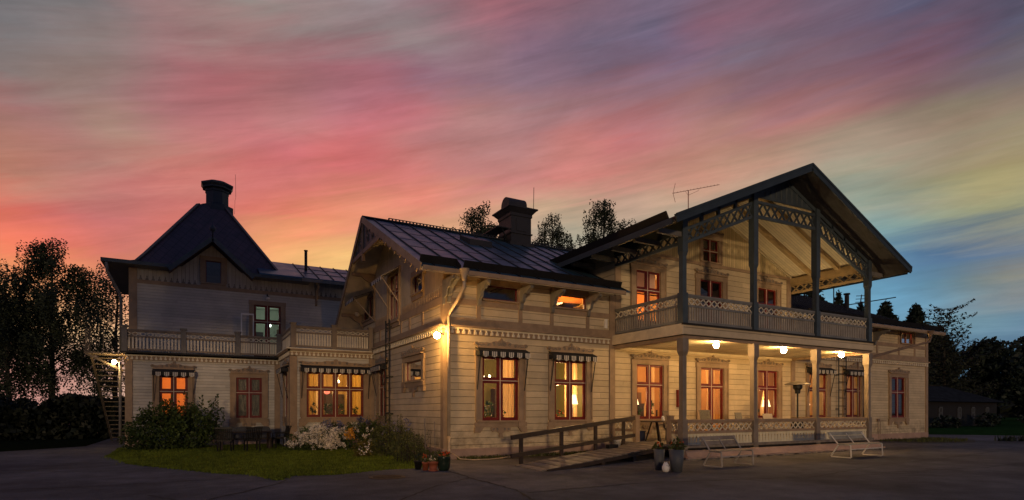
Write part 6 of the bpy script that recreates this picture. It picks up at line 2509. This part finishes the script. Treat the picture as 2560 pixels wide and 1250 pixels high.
YS = Y0 + .25
sill_plant("white flowering plant in the lower left pane of the window nearest the gable corner", 8.62, YS, 1.245, .55, .20, 420, 301, m_petalw)
sill_plant("small dark plant in the lower right pane of the window nearest the gable corner", 9.12, YS, 1.245, .25, .14, 200, 302)
sill_plant("low red flowering plant in the left pane of the second window", 11.42, YS, 1.245, .22, .20, 260, 303, m_petalr)
sill_plant("bushy plant below the lamp in the first porch window", 15.22, YS, 1.245, .38, .2, 340, 304)
sill_plant("tall dark plant in the right pane of the first porch window", 15.86, YS, 1.245, .62, .15, 320, 305)
sill_plant("spiky plant left of the lamp in the window right of the second post", 22.28, YS, 1.245, .5, .18, 160, 306)
sill_plant("small plant in the left pane of the window right of the far ladder", 28.95, YS, 1.245, .3, .13, 200, 307)
sill_plant("plant in the first pane of the bay window", 4.36, YB + .27, 1.295, .5, .17, 300, 308)
sill_plant("broad dark plant in the second pane of the bay window", 4.98, YB + .27, 1.295, .5, .23, 420, 309, m_petalw)
sill_plant("yellow flowering plant in the third pane of the bay window", 5.52, YB + .27, 1.295, .45, .2, 360, 310, m_petaly)
sill_plant("narrow plant in the last pane of the bay window", 6.12, YB + .27, 1.295, .36, .13, 240, 311)

# small lit lanterns on the balcony floor; their open tops throw light onto the boarded ceiling
m_lant = emit("lantern_glow", (1., .68, .32), 800.)
for lab, x, y in (("small lit lantern glinting behind the balusters in the middle of the right balcony bay", 22.6, 15.2),
                  ("lit lantern glinting behind the balusters near the right corner post of the balcony", 23.75, 15.0),
                  ("lit lantern glinting through the lattice at the left side of the balcony", 15.3, 15.4)):
    ln_o = empty("floor_lantern", (x, y, 4.41))
    tag(ln_o, lab, "lantern")
    mb = MB()
    mb.lathe([(.10, 0), (.11, .02), (.13, .30), (.12, .30), (.09, .03)], (0, 0, 0), 12)
    mb.build("pot", m_black, ln_o)
    mb = MB()
    mb.sphere((0, 0, .22), .05, 0, 10, 7)
    mb.build("bulb", m_lant, ln_o, True)
# fallen leaves and grit on the asphalt
rgl = np.random.default_rng(31)
P1 = np.stack([rgl.uniform(5.8, 30, 700), rgl.uniform(9.5, 16.8, 700), np.full(700, .012)], 1)
P2 = np.stack([rgl.uniform(-4, 6, 420), rgl.uniform(9, 15.5, 420), np.full(420, .012)], 1)
PL = np.concatenate([P1, P2])
VL = leaves(PL, rgl.uniform(.02, .06, len(PL)), rgl, .6)
VL[:, :, 2] = .010 + np.abs(VL[:, :, 2] - .012) * .25
tag(quads("fallen_leaves", VL, leafmat("fallen_leaf", (.16, .11, .06), .5, 0., 9.)), kind='stuff')

# ------------------------------------------------------------------ groups of repeated things
GROUPS = dict(birch_tree="birch trees behind the house and garden", spruce_tree="spruces beyond the far roof", broadleaf_tree="dark leafy trees behind the shed",
              shrub="shrubs", flower_shrub="flowering shrubs below the bay", perennial_bed="perennials by the gable wall", garden_stake="garden stakes",
              flower_pot="flower pots at the gable corner", tall_planter="planters beside the ramp", garden_bench="benches in front of the porch",
              porch_chair="chairs on the porch", garden_chair="chairs round the dark garden table", white_jar="white jars on the porch table",
              curtain="curtains behind the windows", roller_blind="blinds behind the windows", table_lamp="table lamps in the windows",
              pendant_lamp="hanging lamps indoors", floor_lantern="lanterns on the balcony floor", potted_plant="potted plants on the window sills")
for o_ in bpy.data.objects:
    if o_.parent is None and 'group' not in o_.keys():
        g_ = GROUPS.get(o_.name.split('.')[0])
        if g_:
            o_['group'] = g_
